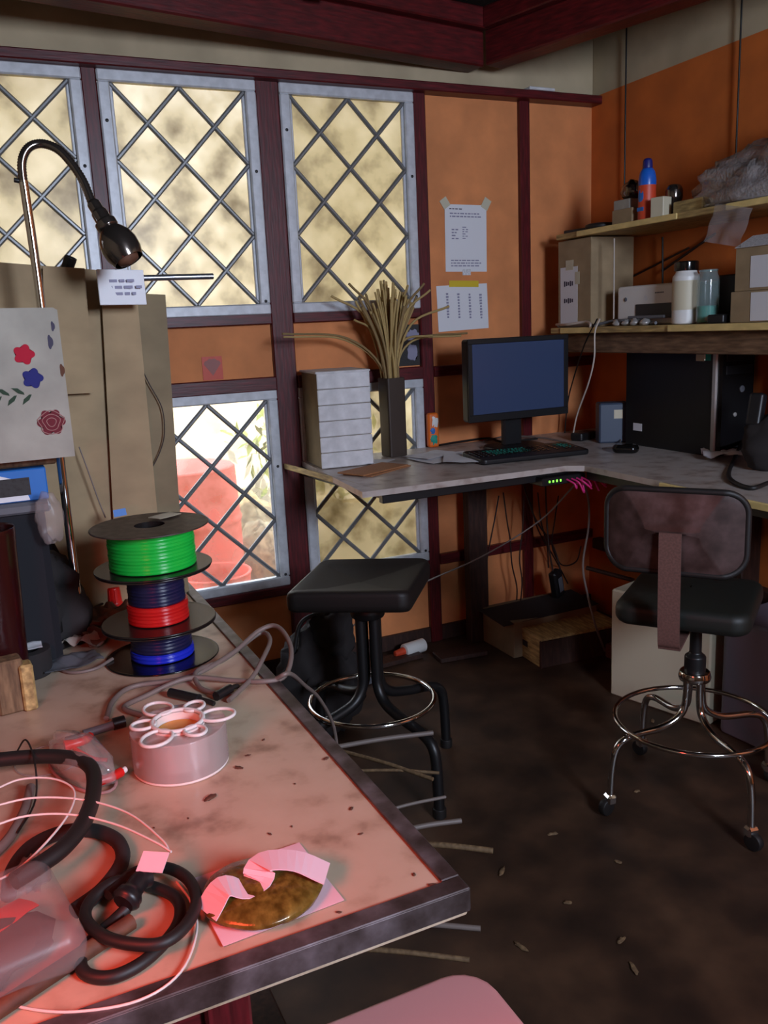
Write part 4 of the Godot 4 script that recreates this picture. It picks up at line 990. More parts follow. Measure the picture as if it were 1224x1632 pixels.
# ---------------------------------------------------------------- on the back wall
func text_lines(parent: Node3D, w: float, y: float, n: int, gap: float, m: Material, sd: int, z: float, x0 := 0.0) -> void:
	var r := RandomNumberGenerator.new(); r.seed = sd
	var b := MB.new()
	for i in n:
		var x := -w / 2
		while x < w / 2 - 0.01:
			var l := r.randf_range(0.006, 0.02)
			add_box(b, Vector3(minf(l, w / 2 - x), gap * 0.45, 0.0003), 0.0, Vector3(x0 + x + l / 2, y - i * gap, z))
			x += l + 0.004
	part(parent, "printed_text", b.mesh(), m)

func build_wall_things() -> void:
	var z := -3.304
	var p := thing("wall_paper_sheet", "printed white sheet taped to the orange panel, upper one", "paper", Vector3(1.9645, 1.7607, z), 0.0)
	p.rotation_degrees.z = -0.8
	part(p, "sheet", box(Vector3(0.203, 0.272, 0.0012), 0.0), M.paper, Vector3(0, 0, 0.0006))
	part(p, "tape", box(Vector3(0.036, 0.04, 0.0012), 0.0), M.tape_beige, Vector3(-0.1, 0.14, 0.0018), Vector3(0, 0, 35))
	part(p, "tape", box(Vector3(0.036, 0.045, 0.0012), 0.0), M.tape_beige, Vector3(0.1, 0.142, 0.0018), Vector3(0, 0, -30))
	part(p, "tape", box(Vector3(0.04, 0.025, 0.0012), 0.0), M.paper_white, Vector3(0.0, -0.138, 0.0018))
	text_lines(p, 0.06, 0.118, 1, 0.008, M.ink, 1, 0.0014, -0.05)
	text_lines(p, 0.155, 0.1, 2, 0.012, M.ink_light, 2, 0.0014)
	text_lines(p, 0.03, 0.035, 4, 0.012, M.ink_light, 3, 0.0014, -0.055)
	text_lines(p, 0.025, 0.045, 6, 0.009, M.ink_light, 4, 0.0014, -0.005)
	text_lines(p, 0.15, -0.09, 3, 0.011, M.ink_light, 5, 0.0014)
	var q := thing("wall_paper_sheet", "printed white sheet with yellow tape, lower one on the orange panel", "paper", Vector3(1.9406, 1.4763, z))
	q.rotation_degrees.z = 1.5
	part(q, "sheet", box(Vector3(0.25, 0.19, 0.0012), 0.0), M.paper, Vector3(0, 0, 0.0006))
	part(q, "tape", box(Vector3(0.145, 0.026, 0.0012), 0.0), M.tape_yellow, Vector3(0.01, 0.098, 0.0018), Vector3(0, 0, -3))
	for i in 4:
		var b := MB.new()
		var r := RandomNumberGenerator.new(); r.seed = 40 + i
		for k in 9: add_box(b, Vector3(0.013 * r.randf_range(0.6, 1.0), 0.008, 0.0003), 0.0, Vector3(-0.075 + i * 0.055, 0.06 - k * 0.012 - i * 0.004, 0.0014))
		part(q, "printed_text", b.mesh(), M.ink_light)
	var st := thing("wall_sticker", "small red card with white fan pattern below the second window", "card", Vector3(0.8294, 1.2865, z))
	part(st, "card", box(Vector3(0.078, 0.088, 0.002), 0.0), M.orange_label, Vector3(0, 0, 0.001))
	var fan := []
	fan.append(Vector2(0.0, -0.03))
	for k in 9:
		var a := PI * (0.16 + 0.68 * k / 8.0)
		fan.append(Vector2(cos(a) * 0.038, 0.0 + sin(a) * (0.036 if k % 2 else 0.032)))
	part(st, "fan_print", prism(fan, 0.0006), M.rose_line, Vector3(0, 0.002, 0.003))
	var ph := thing("photo_print", "dark photo print on the orange panel behind the dried stalks", "photo", Vector3(1.6876, 1.33, z))
	part(ph, "print", box(Vector3(0.11, 0.17, 0.002), 0.0), M.dark_print, Vector3(-0.01, 0, 0.001))
	part(ph, "pale_figure", blob(Vector3(0.05, 0.07, 0.003), 0.5, 101, 2.0, 8, 14), M.ink_light, Vector3(0.0, -0.03, 0.002))
	part(ph, "pale_figure", blob(Vector3(0.06, 0.05, 0.003), 0.6, 102, 2.0, 8, 14), M.ink_light, Vector3(0.005, 0.04, 0.002))

# ---------------------------------------------------------------- on the workbench
func spool(called: String, label: String, at: Vector3, rf: float, h: float, bands: Array, flange: Material, top_flange: Material) -> Node3D:
	var t := thing(called, label, "filament spool", at, 0.0, "filament spools stacked on the bench")
	var disc := func(): return lathe(hard([Vector2(0.026, 0), Vector2(rf - 0.001, 0), Vector2(rf, 0.0012), Vector2(rf - 0.001, 0.0032), Vector2(rf - 0.006, 0.0026), Vector2(0.026, 0.0026)], 0.0008), 56)
	part(t, "flange", disc.call(), flange)
	part(t, "flange", disc.call(), top_flange, Vector3(0, h - 0.0034, 0))
	part(t, "hub", lathe(hard([Vector2(0.026, h - 0.001), Vector2(0.026, 0.001), Vector2(0.03, 0.001), Vector2(0.03, h - 0.001)], 0.0006), 30), flange)
	for b in bands:   # [y0, y1, radius, material]
		var prof := [Vector2(0.03, b[0])]
		var n := int((b[1] - b[0]) / 0.0018)
		for k in n:
			var y: float = b[0] + (b[1] - b[0]) * k / n
			var st: float = (b[1] - b[0]) / n
			var wob := 0.0003 * sin(k * 1.9) + 0.0004 * sin(k * 0.6)
			prof.append(Vector2(b[2] - 0.00025 + wob, y + 0.05 * st)); prof.append(Vector2(b[2] + wob, y + 0.5 * st)); prof.append(Vector2(b[2] - 0.00025 + wob, y + 0.95 * st))
		prof.append(Vector2(0.03, b[1]))
		part(t, "filament", lathe(prof, 48), b[3])
	return t

func flower(r: float, n: int) -> Array:
	var o := []
	for k in n * 12:
		var a := TAU * k / (n * 12)
		o.append(Vector2(cos(a), sin(a)) * r * (0.66 + 0.34 * absf(cos(a * n / 2.0))))
	return o

func build_bench_things() -> void:
	var y0 := 0.8605
	var c: Vector3 = Vector3(0.2411, 0.86, -1.494)
	c.y = y0
	spool("filament_spool", "spool of blue filament, lowest in the stack on the bench", c, 0.099, 0.066, [[0.004, 0.02, 0.055, M.blue_filament], [0.02, 0.061, 0.053, M.navy_filament]], M.black_gloss, M.spool_black)
	spool("filament_spool", "half-used spool with a band of red filament, middle of the stack", c + Vector3(0, 0.0665, 0), 0.099, 0.098, [[0.004, 0.038, 0.0525, M.red_filament], [0.038, 0.093, 0.049, M.navy_filament]], M.spool_black, M.spool_black)
	spool("filament_spool", "full spool of bright green filament on top of the stack", c + Vector3(0, 0.165, 0), 0.101, 0.076, [[0.004, 0.071, 0.074, M.green_filament]], M.spool_black, M.spool_card)
	single("label_slip", "curled pale label lying on the top green spool", "label", sheet(0.05, 0.03, 0.0015, 3, 10.0, 6, 4), M.tape_beige, c + Vector3(0.035, 0.2415, -0.04), Vector3(0, 30, 0))
	# clear filament spool with petal-shaped white side
	var f: Vector3 = Vector3(0.184, 0.86, -1.0801)
	var fs := thing("clear_filament_spool", "roll of clear filament with white petal-shaped spool side", "filament spool", Vector3(f.x, y0, f.z), 8.0)
	var prof := [Vector2(0.036, 0.004)]
	for k in 24:
		prof.append(Vector2(0.0615, 0.004 + 0.052 * k / 24.0)); prof.append(Vector2(0.0625, 0.005 + 0.052 * k / 24.0))
	prof.append(Vector2(0.0615, 0.057)); prof.append(Vector2(0.036, 0.057))
	part(fs, "filament", lathe(prof, 56), M.clear_filament)
	part(fs, "hub", lathe(hard([Vector2(0.03, 0.06), Vector2(0.03, 0.0), Vector2(0.036, 0.0), Vector2(0.036, 0.06)], 0.0008), 36), M.white_filament)
	part(fs, "label_plate", lathe(hard([Vector2(0.0005, 0.05), Vector2(0.029, 0.05), Vector2(0.0005, 0.052)], 0.0005), 30), M.amber_label)
	part(fs, "spool_side", torus(0.06, 0.002, 48, 6), M.white_filament, Vector3(0, 0.002, 0))
	for s in [0.06]:
		var fr := part(fs, "spool_side", torus(0.033, 0.003, 40, 8), M.white_plastic, Vector3(0, s + 0.002, 0))
		for k in 6:
			var a := TAU * k / 6.0 + 0.35
			var big: bool = k % 2 == 0
			part(fr, "petal_ring", torus(0.0225 if big else 0.0155, 0.0024, 32, 8, 0.0185 if big else 0.013), M.white_plastic, Vector3(cos(a), 0, sin(a)) * (0.052 if big else 0.044), Vector3(0, -rad_to_deg(a), 0))
	# stack of boxes at the left edge
	var zc := -1.65
	var tb := thing("tool_crate", "dark navy crate at the left of the bench under the picture box", "crate", Vector3(-0.1, y0, zc))
	part(tb, "body", box(Vector3(0.4, 0.285, 0.2), 0.012), M.navy_cloth, Vector3(-0.02, 0.1425, 0))
	part(tb, "lid_lip", box(Vector3(0.42, 0.018, 0.22), 0.004), M.grey_plastic, Vector3(-0.02, 0.285, 0))
	var pb := thing("picture_box", "blue and white printed box with dark pictures", "box", Vector3(-0.1, y0 + 0.2945, zc + 0.02))
	part(pb, "carton_body", box(Vector3(0.38, 0.055, 0.14), 0.002), M.blue_print, Vector3(-0.0, 0.0275, 0))
	part(pb, "white_print", prism([Vector2(-0.19, 0.002), Vector2(0.16, 0.002), Vector2(0.15, 0.035), Vector2(0.11, 0.05), Vector2(-0.19, 0.052)], 0.0008), M.paper, Vector3(0, 0, 0.0712))
	for k in 3: part(pb, "picture", box(Vector3([0.055, 0.04, 0.05][k], 0.03, 0.0008), 0.0), M.dark_print, Vector3([0.135, 0.05, -0.05][k], 0.026, 0.0722))
	var wl := thing("wooden_plank", "brown plank lying on the picture box below the painted canvas", "plank", Vector3(-0.1, y0 + 0.3505, zc + 0.01))
	part(wl, "plank_body", box(Vector3(0.42, 0.016, 0.13), 0.003), M.wood_block, Vector3(0, 0.0085, 0))
	# painted canvas
	var cv := thing("painted_canvas", "off-white canvas panel painted with red and blue flowers", "canvas", Vector3(0.0, y0 + 0.3675, -1.5))
	var o := Vector2(0.0, y0 + 0.3675)
	var outline := [Vector2(-0.3, -0.0), Vector2(0.1348, 1.2298) - o, Vector2(0.1345, 1.3613) - o, Vector2(0.1345, 1.4663) - o, Vector2(0.1283, 1.4704) - o, Vector2(-0.3, 0.25)]
	outline[0] = Vector2(-0.3, 0.003); outline[1].y = 0.003
	part(cv, "panel", prism(outline, 0.03), M.canvas, Vector3(0, 0, 0))
	part(cv, "painted_flower", prism(flower(0.0165, 5), 0.0006), M.flower_red, Vector3((Vector2(0.0768, 1.3995) - o).x, (Vector2(0.0768, 1.3995) - o).y, 0.0008))
	part(cv, "painted_flower", prism(flower(0.0165, 5), 0.0006), M.flower_blue, Vector3((Vector2(0.0851, 1.3616) - o).x, (Vector2(0.0851, 1.3616) - o).y, 0.0008))
	var rp: Vector2 = Vector2(0.1048, 1.2896) - o
	var rose := part(cv, "painted_flower", prism(flower(0.022, 6), 0.0006), M.flower_maroon, Vector3(rp.x, rp.y, 0.0008))
	for k in 3:
		var loop := ring_points(Vector3.ZERO, 0.007 + 0.006 * k, 20)
		part(rose, "petal_line", tube(loop.map(func(p): return Vector3(p.x * (1.0 + 0.15 * sin(p.z * 300)), p.z, 0.0006)), 0.0008, 5, true, 1), M.rose_line)
	for k in 5:
		var lp: Vector2 = Vector2(0.0502, 1.3353) - o
		part(cv, "painted_leaf", prism([Vector2(-0.011, -0.002), Vector2(-0.003, 0.003), Vector2(0.008, 0.0025), Vector2(0.011, 0.0), Vector2(0.002, -0.0035)], 0.0006), M.flower_green, Vector3(lp.x - 0.022 + 0.011 * k, lp.y + (0.008 if k % 2 else -0.006), 0.0008), Vector3(0, 0, -38 if k % 2 else 40))
	for k in 3:
		var sp: Vector2 = [Vector2(0.1182, 1.417), Vector2(0.1249, 1.4413), Vector2(0.1309, 1.3716)][k] - o
		part(cv, "paint_smear", prism(flower([0.01, 0.007, 0.009][k], 3).map(func(p): return Vector2(p.x * 0.45, p.y * 1.2)), 0.0005), [M.ink, M.ink, M.rust][k], Vector3(sp.x, sp.y, 0.0006))
	# flattened cardboard
	var cd := thing("cardboard_sheet", "large flattened cardboard box standing at the far end of the bench", "cardboard", Vector3(0.2, y0, -1.83))
	var q := Vector2(0.2, y0)
	var bot := 0.0
	var main := [Vector2(-0.5, bot), Vector2(0.358 - 0.2 - 0.045, bot), Vector2(0.3192, 1.5435) - q, Vector2(0.0733, 1.567) - q, Vector2(-0.5, 0.7)]
	part(cd, "panel", prism(main, 0.006), M.cardboard, Vector3(0, 0, 0.0))
	part(cd, "side_panel", prism([Vector2(0.09, bot), Vector2(0.3694 - 0.2, bot), Vector2(0.3664, 1.0639) - q, Vector2(0.3796, 1.5006) - q, Vector2(0.3202, 1.5047) - q, Vector2(0.09, 0.3)], 0.006), M.cardboard_dark, Vector3(0, 0, -0.02))
	part(cd, "flap", prism([Vector2(0.1594, 1.3152) - q, Vector2(0.2125, 1.3137) - q, Vector2(0.2206, 1.5519) - q, Vector2(0.1461, 1.5577) - q, Vector2(0.1198, 1.3036) - q], 0.006), M.cardboard, Vector3(0, 0, 0.026), Vector3(0, 0, 0))
	part(cd, "flap", prism([Vector2(0.2507, 1.538) - q, Vector2(0.3161, 1.5416) - q, Vector2(0.2996, 0.9977) - q, Vector2(0.2198, 1.0096) - q], 0.006), M.cardboard, Vector3(0, 0, 0.012))
	part(cd, "flap", prism([Vector2(0.0726, 1.564) - q, Vector2(0.1246, 1.5587) - q, Vector2(0.0889, 1.157) - q, Vector2(-0.0225, 1.1699) - q], 0.006), M.cardboard, Vector3(0, 0, 0.012))
	cable("loose_wire", "dark thin wire dangling in front of the cardboard side", "wire", [Vector3(0.311, 1.3639, -1.84), Vector3(0.327, 1.3218, -1.84), Vector3(0.3478, 1.2709, -1.84), Vector3(0.3478, 1.2181, -1.84), Vector3(0.3348, 1.1795, -1.84), Vector3(0.3114, 1.1418, -1.84)], 0.0012, M.dark_cable)
	cable("loose_wire", "thin grey wire hanging down the left cardboard face", "wire", [Vector3(0.1711, 1.2109, -1.8), Vector3(0.1822, 1.1617, -1.8), Vector3(0.1966, 1.0957, -1.8), Vector3(0.2052, 1.062, -1.8)], 0.0014, M.grey_cable)
	var note := thing("note_card", "handwritten white card fixed to the top of the cardboard", "card", Vector3(0.2795, 1.5125, -1.76))
	part(note, "card", box(Vector3(0.09, 0.066, 0.004), 0.001), M.paper, Vector3(0, 0, 0), Vector3(-4, 8, -1))
	text_lines(note, 0.07, 0.012, 3, 0.012, M.ink_light, 71, 0.0045)
	text_lines(note, 0.018, -0.026, 1, 0.008, M.ink, 72, 0.0045, -0.022)
	single("steel_tube", "thin grey steel tube sticking out right behind the note card", "tube", rod(Vector3(-0.05, 0, 0), Vector3(0.12, 0.001, 0), 0.006, 12), M.steel, Vector3(0.3496, 1.5312, -1.8))
	var pt := thing("cardboard_tube", "short dark pipe end poking up behind the cardboard", "pipe", Vector3(0.1974, 1.5604, -1.87))
	part(pt, "pipe", lathe(hard([Vector2(0.0095, -0.2), Vector2(0.012, -0.2), Vector2(0.012, 0.02), Vector2(0.0095, 0.02), Vector2(0.0095, -0.2)], 0.0008), 20), M.black_metal, Vector3.ZERO, Vector3(18, 0, -22))
	# gooseneck lamp
	var lz := -1.68
	var lb: Vector3 = Vector3(0.1242, 1.0528, -1.68)
	var lm := thing("gooseneck_lamp", "chrome gooseneck work lamp bending over the bench", "lamp", Vector3(0.1239, y0, lz))
	var lo: Vector3 = lm.position
	part(lm, "base", lathe(hard([Vector2(0.0005, 0), Vector2(0.045, 0), Vector2(0.045, 0.012), Vector2(0.02, 0.025), Vector2(0.012, 0.05), Vector2(0.0005, 0.05)], 0.003), 26), M.black_metal)
	part(lm, "pole", tube([Vector3(0, 0.02, 0), Vector3(0.1249, 1.4771, -1.68) - lo, Vector3(0.1223, 1.6567, -1.68) - lo, Vector3(0.1214, 1.6894, -1.68) - lo], 0.0078, 14), M.chrome)
	var neck := [Vector3(0.1209, 1.6853, -1.68) - lo, Vector3(0.1232, 1.7199, -1.68) - lo, Vector3(0.136, 1.7426, -1.68) - lo, Vector3(0.1582, 1.7506, -1.68) - lo, Vector3(0.1827, 1.7405, -1.67) - lo, Vector3(0.2024, 1.7149, -1.66) - lo, Vector3(0.2165, 1.685, -1.65) - lo, Vector3(0.225, 1.6506, -1.64) - lo]
	part(lm, "gooseneck", ribbed(neck, 0.008), M.bulb_chrome)
	part(lm, "knob", lathe(hard([Vector2(0.0005, 0), Vector2(0.004, 0), Vector2(0.004, 0.012), Vector2(0.0005, 0.012)], 0.001), 10), M.black_plastic, Vector3(0.1182, 1.6883, -1.68) - lo, Vector3(0, 0, 80))
	var h0: Vector3 = Vector3(0.2252, 1.6527, -1.64); var h1: Vector3 = Vector3(0.2716, 1.5482, -1.6)
	var ax := (h1 - h0)
	var head := part(lm, "lamp_head", lathe(hard([Vector2(0.0005, 0), Vector2(0.008, 0), Vector2(0.0115, 0.005), Vector2(0.0115, 0.02), Vector2(0.014, 0.023), Vector2(0.0145, 0.04), Vector2(0.019, 0.042), Vector2(0.019, 0.054), Vector2(0.016, 0.056)], 0.0012), 28), M.bulb_chrome, h0 - lo)
	head.basis = Basis(Quaternion(Vector3.UP, ax.normalized()))
	part(head, "shade", lathe([Vector2(0.016, 0.055), Vector2(0.022, 0.062), Vector2(0.03, 0.075), Vector2(0.033, 0.09), Vector2(0.032, 0.105), Vector2(0.027, 0.12), Vector2(0.0262, 0.12), Vector2(0.031, 0.105), Vector2(0.032, 0.09), Vector2(0.029, 0.076), Vector2(0.021, 0.064), Vector2(0.002, 0.06)], 30), M.bulb_chrome)
	part(head, "bulb", lathe([Vector2(0.0005, 0.065), Vector2(0.012, 0.07), Vector2(0.02, 0.09), Vector2(0.022, 0.108), Vector2(0.018, 0.122), Vector2(0.0005, 0.128)], 22), M.leather)
	# pots and dark clutter on the left
	var can := thing("enamel_pot", "dark red glossy pot at the left edge of the bench", "pot", Vector3(-0.0192, y0, -1.455))
	part(can, "body", lathe(hard([Vector2(0.0005, 0), Vector2(0.035, 0), Vector2(0.04, 0.03), Vector2(0.046, 0.24), Vector2(0.048, 0.275), Vector2(0.046, 0.278), Vector2(0.043, 0.24), Vector2(0.036, 0.012), Vector2(0.0005, 0.012)], 0.004), 32), M.dark_red_enamel)
	part(can, "contents", lathe([Vector2(0.0005, 0.264), Vector2(0.02, 0.263), Vector2(0.042, 0.26)], 24), M.dark_cloth)
	var ck := ["crumpled black cloth piled beside the lamp pole", "dark bundle behind the red cap on the bench", "black bag slumped at the left of the bench", "navy jacket heap beneath the crate on the bench", "dark bag heaped against the cardboard foot"]
	for k in 5:
		var at: Vector3 = [Vector3(0.0748, 0.86, -1.6829), Vector3(0.1625, 0.86, -1.946), Vector3(0.0255, 0.86, -1.6032), Vector3(0.0617, 0.86, -1.7813), Vector3(0.276, 0.86, -2.0864)][k]
		single("dark_bundle", ck[k], "cloth", blob([Vector3(0.13, 0.22, 0.12), Vector3(0.1, 0.16, 0.1), Vector3(0.11, 0.2, 0.07), Vector3(0.1, 0.26, 0.1), Vector3(0.09, 0.16, 0.08)][k], 0.45, 110 + k, 1.6, 22, 30, -0.55), [M.dark_cloth, M.dark_cloth, M.dark_cloth, M.navy_cloth, M.dark_cloth][k], Vector3(at.x, y0 + [0.06, 0.044, 0.055, 0.071, 0.044][k], at.z))
	single("plastic_bag", "hazy clear plastic bag hanging from the crate edge", "bag", blob(Vector3(0.045, 0.09, 0.03), 0.3, 120, 1.2, 18, 24), M.hazy_plastic, Vector3(0.0835, 1.128, -1.525))
	single("blue_tag", "small pale blue tag poking up behind the top spool", "tag", box(Vector3(0.024, 0.014, 0.001), 0.0), M.blue_print, Vector3(0.224, 1.0841, -1.72), Vector3(-10, 0, 4))
	for k in 4:
		var at: Vector3 = [Vector3(0.164, 0.86, -1.6268), Vector3(0.1185, 0.86, -1.6248), Vector3(0.087, 0.86, -1.5313), Vector3(0.1677, 0.86, -1.7139)][k]
		single("leather_scrap", ["crumpled tan scrap beside the blue spool", "crumpled pale scrap in front of the dark bundle", "flat grey scrap beside the wood blocks", "brown crumpled paper behind the red cap"][k], "scrap", sheet([0.1, 0.09, 0.1, 0.14][k], [0.06, 0.07, 0.07, 0.09][k], [0.02, 0.018, 0.008, 0.022][k], 130 + k, 22.0, 16, 12), [M.leather, M.canvas, M.grey_plastic, M.leather][k], Vector3(at.x, y0, at.z), Vector3(0, [20, -30, 10, 35][k], 0))
	var rc := thing("plastic_stopper", "bright red plastic stopper standing behind the spools", "stopper", Vector3(0.2082, y0, -1.8342))
	part(rc, "cap_body", lathe(hard([Vector2(0.0005, 0.045), Vector2(0.012, 0.045), Vector2(0.0135, 0.042), Vector2(0.0155, 0.012), Vector2(0.0165, 0.011), Vector2(0.0165, 0.0), Vector2(0.0005, 0.0)], 0.001), 24), M.red_plastic)
	for k in 8:
		var a := TAU * k / 8.0
		part(rc, "grip_rib", rod(Vector3(cos(a) * 0.0152, 0.014, sin(a) * 0.0152), Vector3(cos(a) * 0.0138, 0.04, sin(a) * 0.0138), 0.0012, 5), M.red_plastic)
	single("wood_block", "upright wooden block at the left edge of the bench, wider one", "block", box(Vector3(0.042, 0.085, 0.035), 0.003), M.wood_block, Vector3(-0.012, y0 + 0.043, -1.3655 - 0.02), Vector3(0, 8, 0))
	single("wood_block", "narrow pale wooden block beside the wider block", "block", box(Vector3(0.02, 0.075, 0.03), 0.003), M.raw_wood, Vector3(0.0131, y0 + 0.038, -1.3633 - 0.016), Vector3(0, 5, 0))
	var tp := thing("tape_roll", "dark roll of tape with white top behind the wood blocks", "tape", Vector3(0.0211, y0, -1.5295))
	part(tp, "roll", lathe(hard([Vector2(0.02, 0.045), Vector2(0.02, 0), Vector2(0.036, 0), Vector2(0.038, 0.003), Vector2(0.038, 0.045), Vector2(0.02, 0.045)], 0.001), 28), M.dark_cloth)
	part(tp, "white_scrap", sheet(0.05, 0.035, 0.004, 140, 20.0, 8, 6), M.paper, Vector3(0.0, 0.045, 0))
	cable("small_cable", "thin grey lead curling beside the tan scraps", "cable", [Vector3(0.0558, 0.86, -1.5572) + Vector3(0, 0.004, 0), Vector3(0.0811, 0.86, -1.4929) + Vector3(0, 0.004, 0), Vector3(0.1213, 0.86, -1.4842) + Vector3(0, 0.004, 0), Vector3(0.1567, 0.86, -1.5119) + Vector3(0, 0.006, 0)], 0.003, M.grey_cable)
	cable("small_cable", "dark lead looping over the bench by the lamp base", "cable", [Vector3(0.0505, 0.86, -1.7884) + Vector3(0, 0.004, 0), Vector3(0.1066, 0.86, -1.7527) + Vector3(0, 0.01, 0), Vector3(0.1587, 0.86, -1.7857) + Vector3(0, 0.02, 0), Vector3(0.1967, 0.86, -1.8818) + Vector3(0, 0.01, 0), Vector3(0.1849, 0.86, -1.9971) + Vector3(0, 0.03, 0)], 0.0025, M.black_rubber)
	# grey audio cable with black plugs
	cable("grey_cord", "thick grey cord looping over the bench edge behind the clear roll", "cable", [Vector3(0.1124, 0.86, -1.267) + Vector3(0, 0.005, 0), Vector3(0.1326, 0.86, -1.3311) + Vector3(0, 0.005, 0), Vector3(0.1708, 0.86, -1.369) + Vector3(0, 0.005, 0), Vector3(0.2549, 0.86, -1.3561) + Vector3(0, 0.006, 0), Vector3(0.3434, 0.86, -1.4067) + Vector3(0, 0.012, 0), Vector3(0.4065, 0.86, -1.4447) + Vector3(0, 0.03, 0), Vector3(0.4382, 0.86, -1.4322) + Vector3(0, 0.035, 0), Vector3(0.4357, 0.86, -1.3563) + Vector3(0, 0.02, 0), Vector3(0.3991, 0.86, -1.2833) + Vector3(0, 0.004, 0), Vector3(0.3582, 0.86, -1.2728) + Vector3(0, 0.0065, 0), Vector3(0.3151, 0.86, -1.3048) + Vector3(0, 0.006, 0), Vector3(0.2508, 0.86, -1.3379) + Vector3(0, 0.012, 0), Vector3(0.1767, 0.86, -1.318) + Vector3(0, 0.005, 0), Vector3(0.1418, 0.86, -1.2917) + Vector3(0, 0.005, 0), Vector3(0.164, 0.86, -1.2461) + Vector3(0, 0.005, 0)], 0.0042, M.grey_cable, "", 9)
	cable("grey_cord", "second grey cord running from the black plug over the bench edge to the floor", "cable", [Vector3(0.2898, 0.86, -1.2316) + Vector3(0, 0.006, 0), Vector3(0.3419, 0.86, -1.2885) + Vector3(0, 0.008, 0), Vector3(0.3774, 0.86, -1.3336) + Vector3(0, 0.02, 0), Vector3(0.4137, 0.86, -1.4044) + Vector3(0, 0.024, 0), Vector3(0.4104, 0.86, -1.4571) + Vector3(0, 0.02, 0), Vector3(0.3314, 0.86, -1.404) + Vector3(0, 0.006, 0), Vector3(0.2705, 0.86, -1.3557) + Vector3(0, 0.014, 0), Vector3(0.2622, 0.86, -1.308) + Vector3(0, 0.006, 0), Vector3(0.2787, 0.86, -1.2649) + Vector3(0, 0.006, 0)], 0.004, M.grey_cable, "", 9)
	cable("grey_cord", "grey cord dropping from the bench edge in front of the stool", "cable", [Vector3(0.3791, 0.86, -1.2717) + Vector3(0, 0.006, 0), Vector3(0.4037, 0.86, -1.2745) + Vector3(0.0, 0.009, 0), Vector3(0.4866, 0.7641, -1.45), Vector3(0.5692, 0.6564, -1.6), Vector3(0.6334, 0.5332, -1.7), Vector3(0.6577, 0.3933, -1.75), Vector3(0.6488, 0.2476, -1.75)], 0.004, M.grey_cable, "", 8)
	for k in 2:
		var p0: Vector3 = [Vector3(0.215, 0.86, -1.3032), Vector3(0.2751, 0.86, -1.2509)][k]; var p1: Vector3 = [Vector3(0.2497, 0.86, -1.2557), Vector3(0.3032, 0.86, -1.2693)][k]
		var pl := thing("audio_plug", ["flat black plug lying behind the clear roll", "chunky black plug at the cord end right of the clear roll"][k], "plug", Vector3(p0.x, y0, p0.z))
		var dv := Vector3(p1.x - p0.x, 0, p1.z - p0.z)
		part(pl, "body", tube([Vector3(0, 0.008, 0), dv * 0.5 + Vector3(0, 0.008, 0), dv + Vector3(0, 0.008, 0)], 0.0075, 10), M.black_plastic)
		part(pl, "strain_relief", tube([dv + Vector3(0, 0.008, 0), dv * 1.3 + Vector3(0, 0.007, 0), dv * 1.5 + Vector3(0, 0.005, 0)], 0.004, 8), M.black_rubber)
	var dp := thing("cord_plug", "long black cord end lying left of the clear roll", "plug", Vector3(0.0503, y0, -1.2214))
	var de := Vector3(0.134 - dp.position.x, 0, -1.2305 - dp.position.z)
	part(dp, "tip", tube([Vector3(0, 0.006, 0), de * 0.3 + Vector3(0, 0.006, 0)], 0.0045, 8), M.black_plastic)
	part(dp, "sleeve", tube([de * 0.3 + Vector3(0, 0.007, 0), de * 0.6 + Vector3(0, 0.008, 0), de * 0.8 + Vector3(0, 0.009, 0)], 0.0065, 8), M.grey_plastic)
	part(dp, "collar", tube([de * 0.8 + Vector3(0, 0.01, 0), de + Vector3(0, 0.01, 0)], 0.009, 10), M.black_plastic)
	# clear goggles with red clips
	var gg := thing("safety_goggles", "clear plastic goggles with red strap clips on the bench", "goggles", Vector3(0.0763 - 0.012, y0, -1.1081), 20.0)
	part(gg, "lens", blob(Vector3(0.055, 0.07, 0.15), 0.25, 150, 1.2, 18, 28, -0.55), M.clear_plastic, Vector3(0, 0.0195, -0.01))
	part(gg, "rim", tube(ring_points(Vector3(0, 0.004, -0.01), 0.028, 24, 0.075), 0.0022, 6, true, 1), M.rose_line)
	part(gg, "strap_clip", tube([Vector3(0.0, 0.025, -0.055), Vector3(0.025, 0.025, -0.05), Vector3(0.04, 0.022, -0.062)], [0.009, 0.008, 0.007, 0.006], 8), M.red_plastic)
	part(gg, "strap_clip", tube([Vector3(0.01, 0.02, -0.05), Vector3(0.02, 0.012, -0.02), Vector3(0.034, 0.008, -0.005)], 0.003, 7), M.red_plastic)
	part(gg, "strap_clip", tube([Vector3(-0.005, 0.012, 0.045), Vector3(0.012, 0.012, 0.048), Vector3(0.028, 0.011, 0.044)], 0.0065, 8), M.red_plastic)
	part(gg, "clip_pin", rod(Vector3(0.028, 0.011, 0.044), Vector3(0.035, 0.011, 0.042), 0.0042, 8), M.white_plastic)
	single("clear_ring", "thin clear plastic ring lying left of the goggles", "ring", torus(0.045, 0.0012, 48, 6), M.hazy_plastic, Vector3(0.0262, y0 + 0.0012, -1.1814))
	# black hoses
	var hs := [Vector3(-0.0823, 0.86, -1.1505), Vector3(-0.0381, 0.86, -1.1429), Vector3(0.0139, 0.86, -1.1238), Vector3(0.0535, 0.86, -1.0939), Vector3(0.0694, 0.86, -1.0535), Vector3(0.0629, 0.86, -0.99), Vector3(0.0464, 0.86, -0.9349), Vector3(0.0238, 0.86, -0.8959), Vector3(-0.0012, 0.86, -0.8741), Vector3(-0.0292, 0.86, -0.8562)]
	cable("rubber_hose", "thick black hose bent in a rounded corner on the bench", "hose", hs.map(func(p): return Vector3(p.x, y0 + 0.0355, p.z)), 0.0092, M.black_rubber, "", 12)
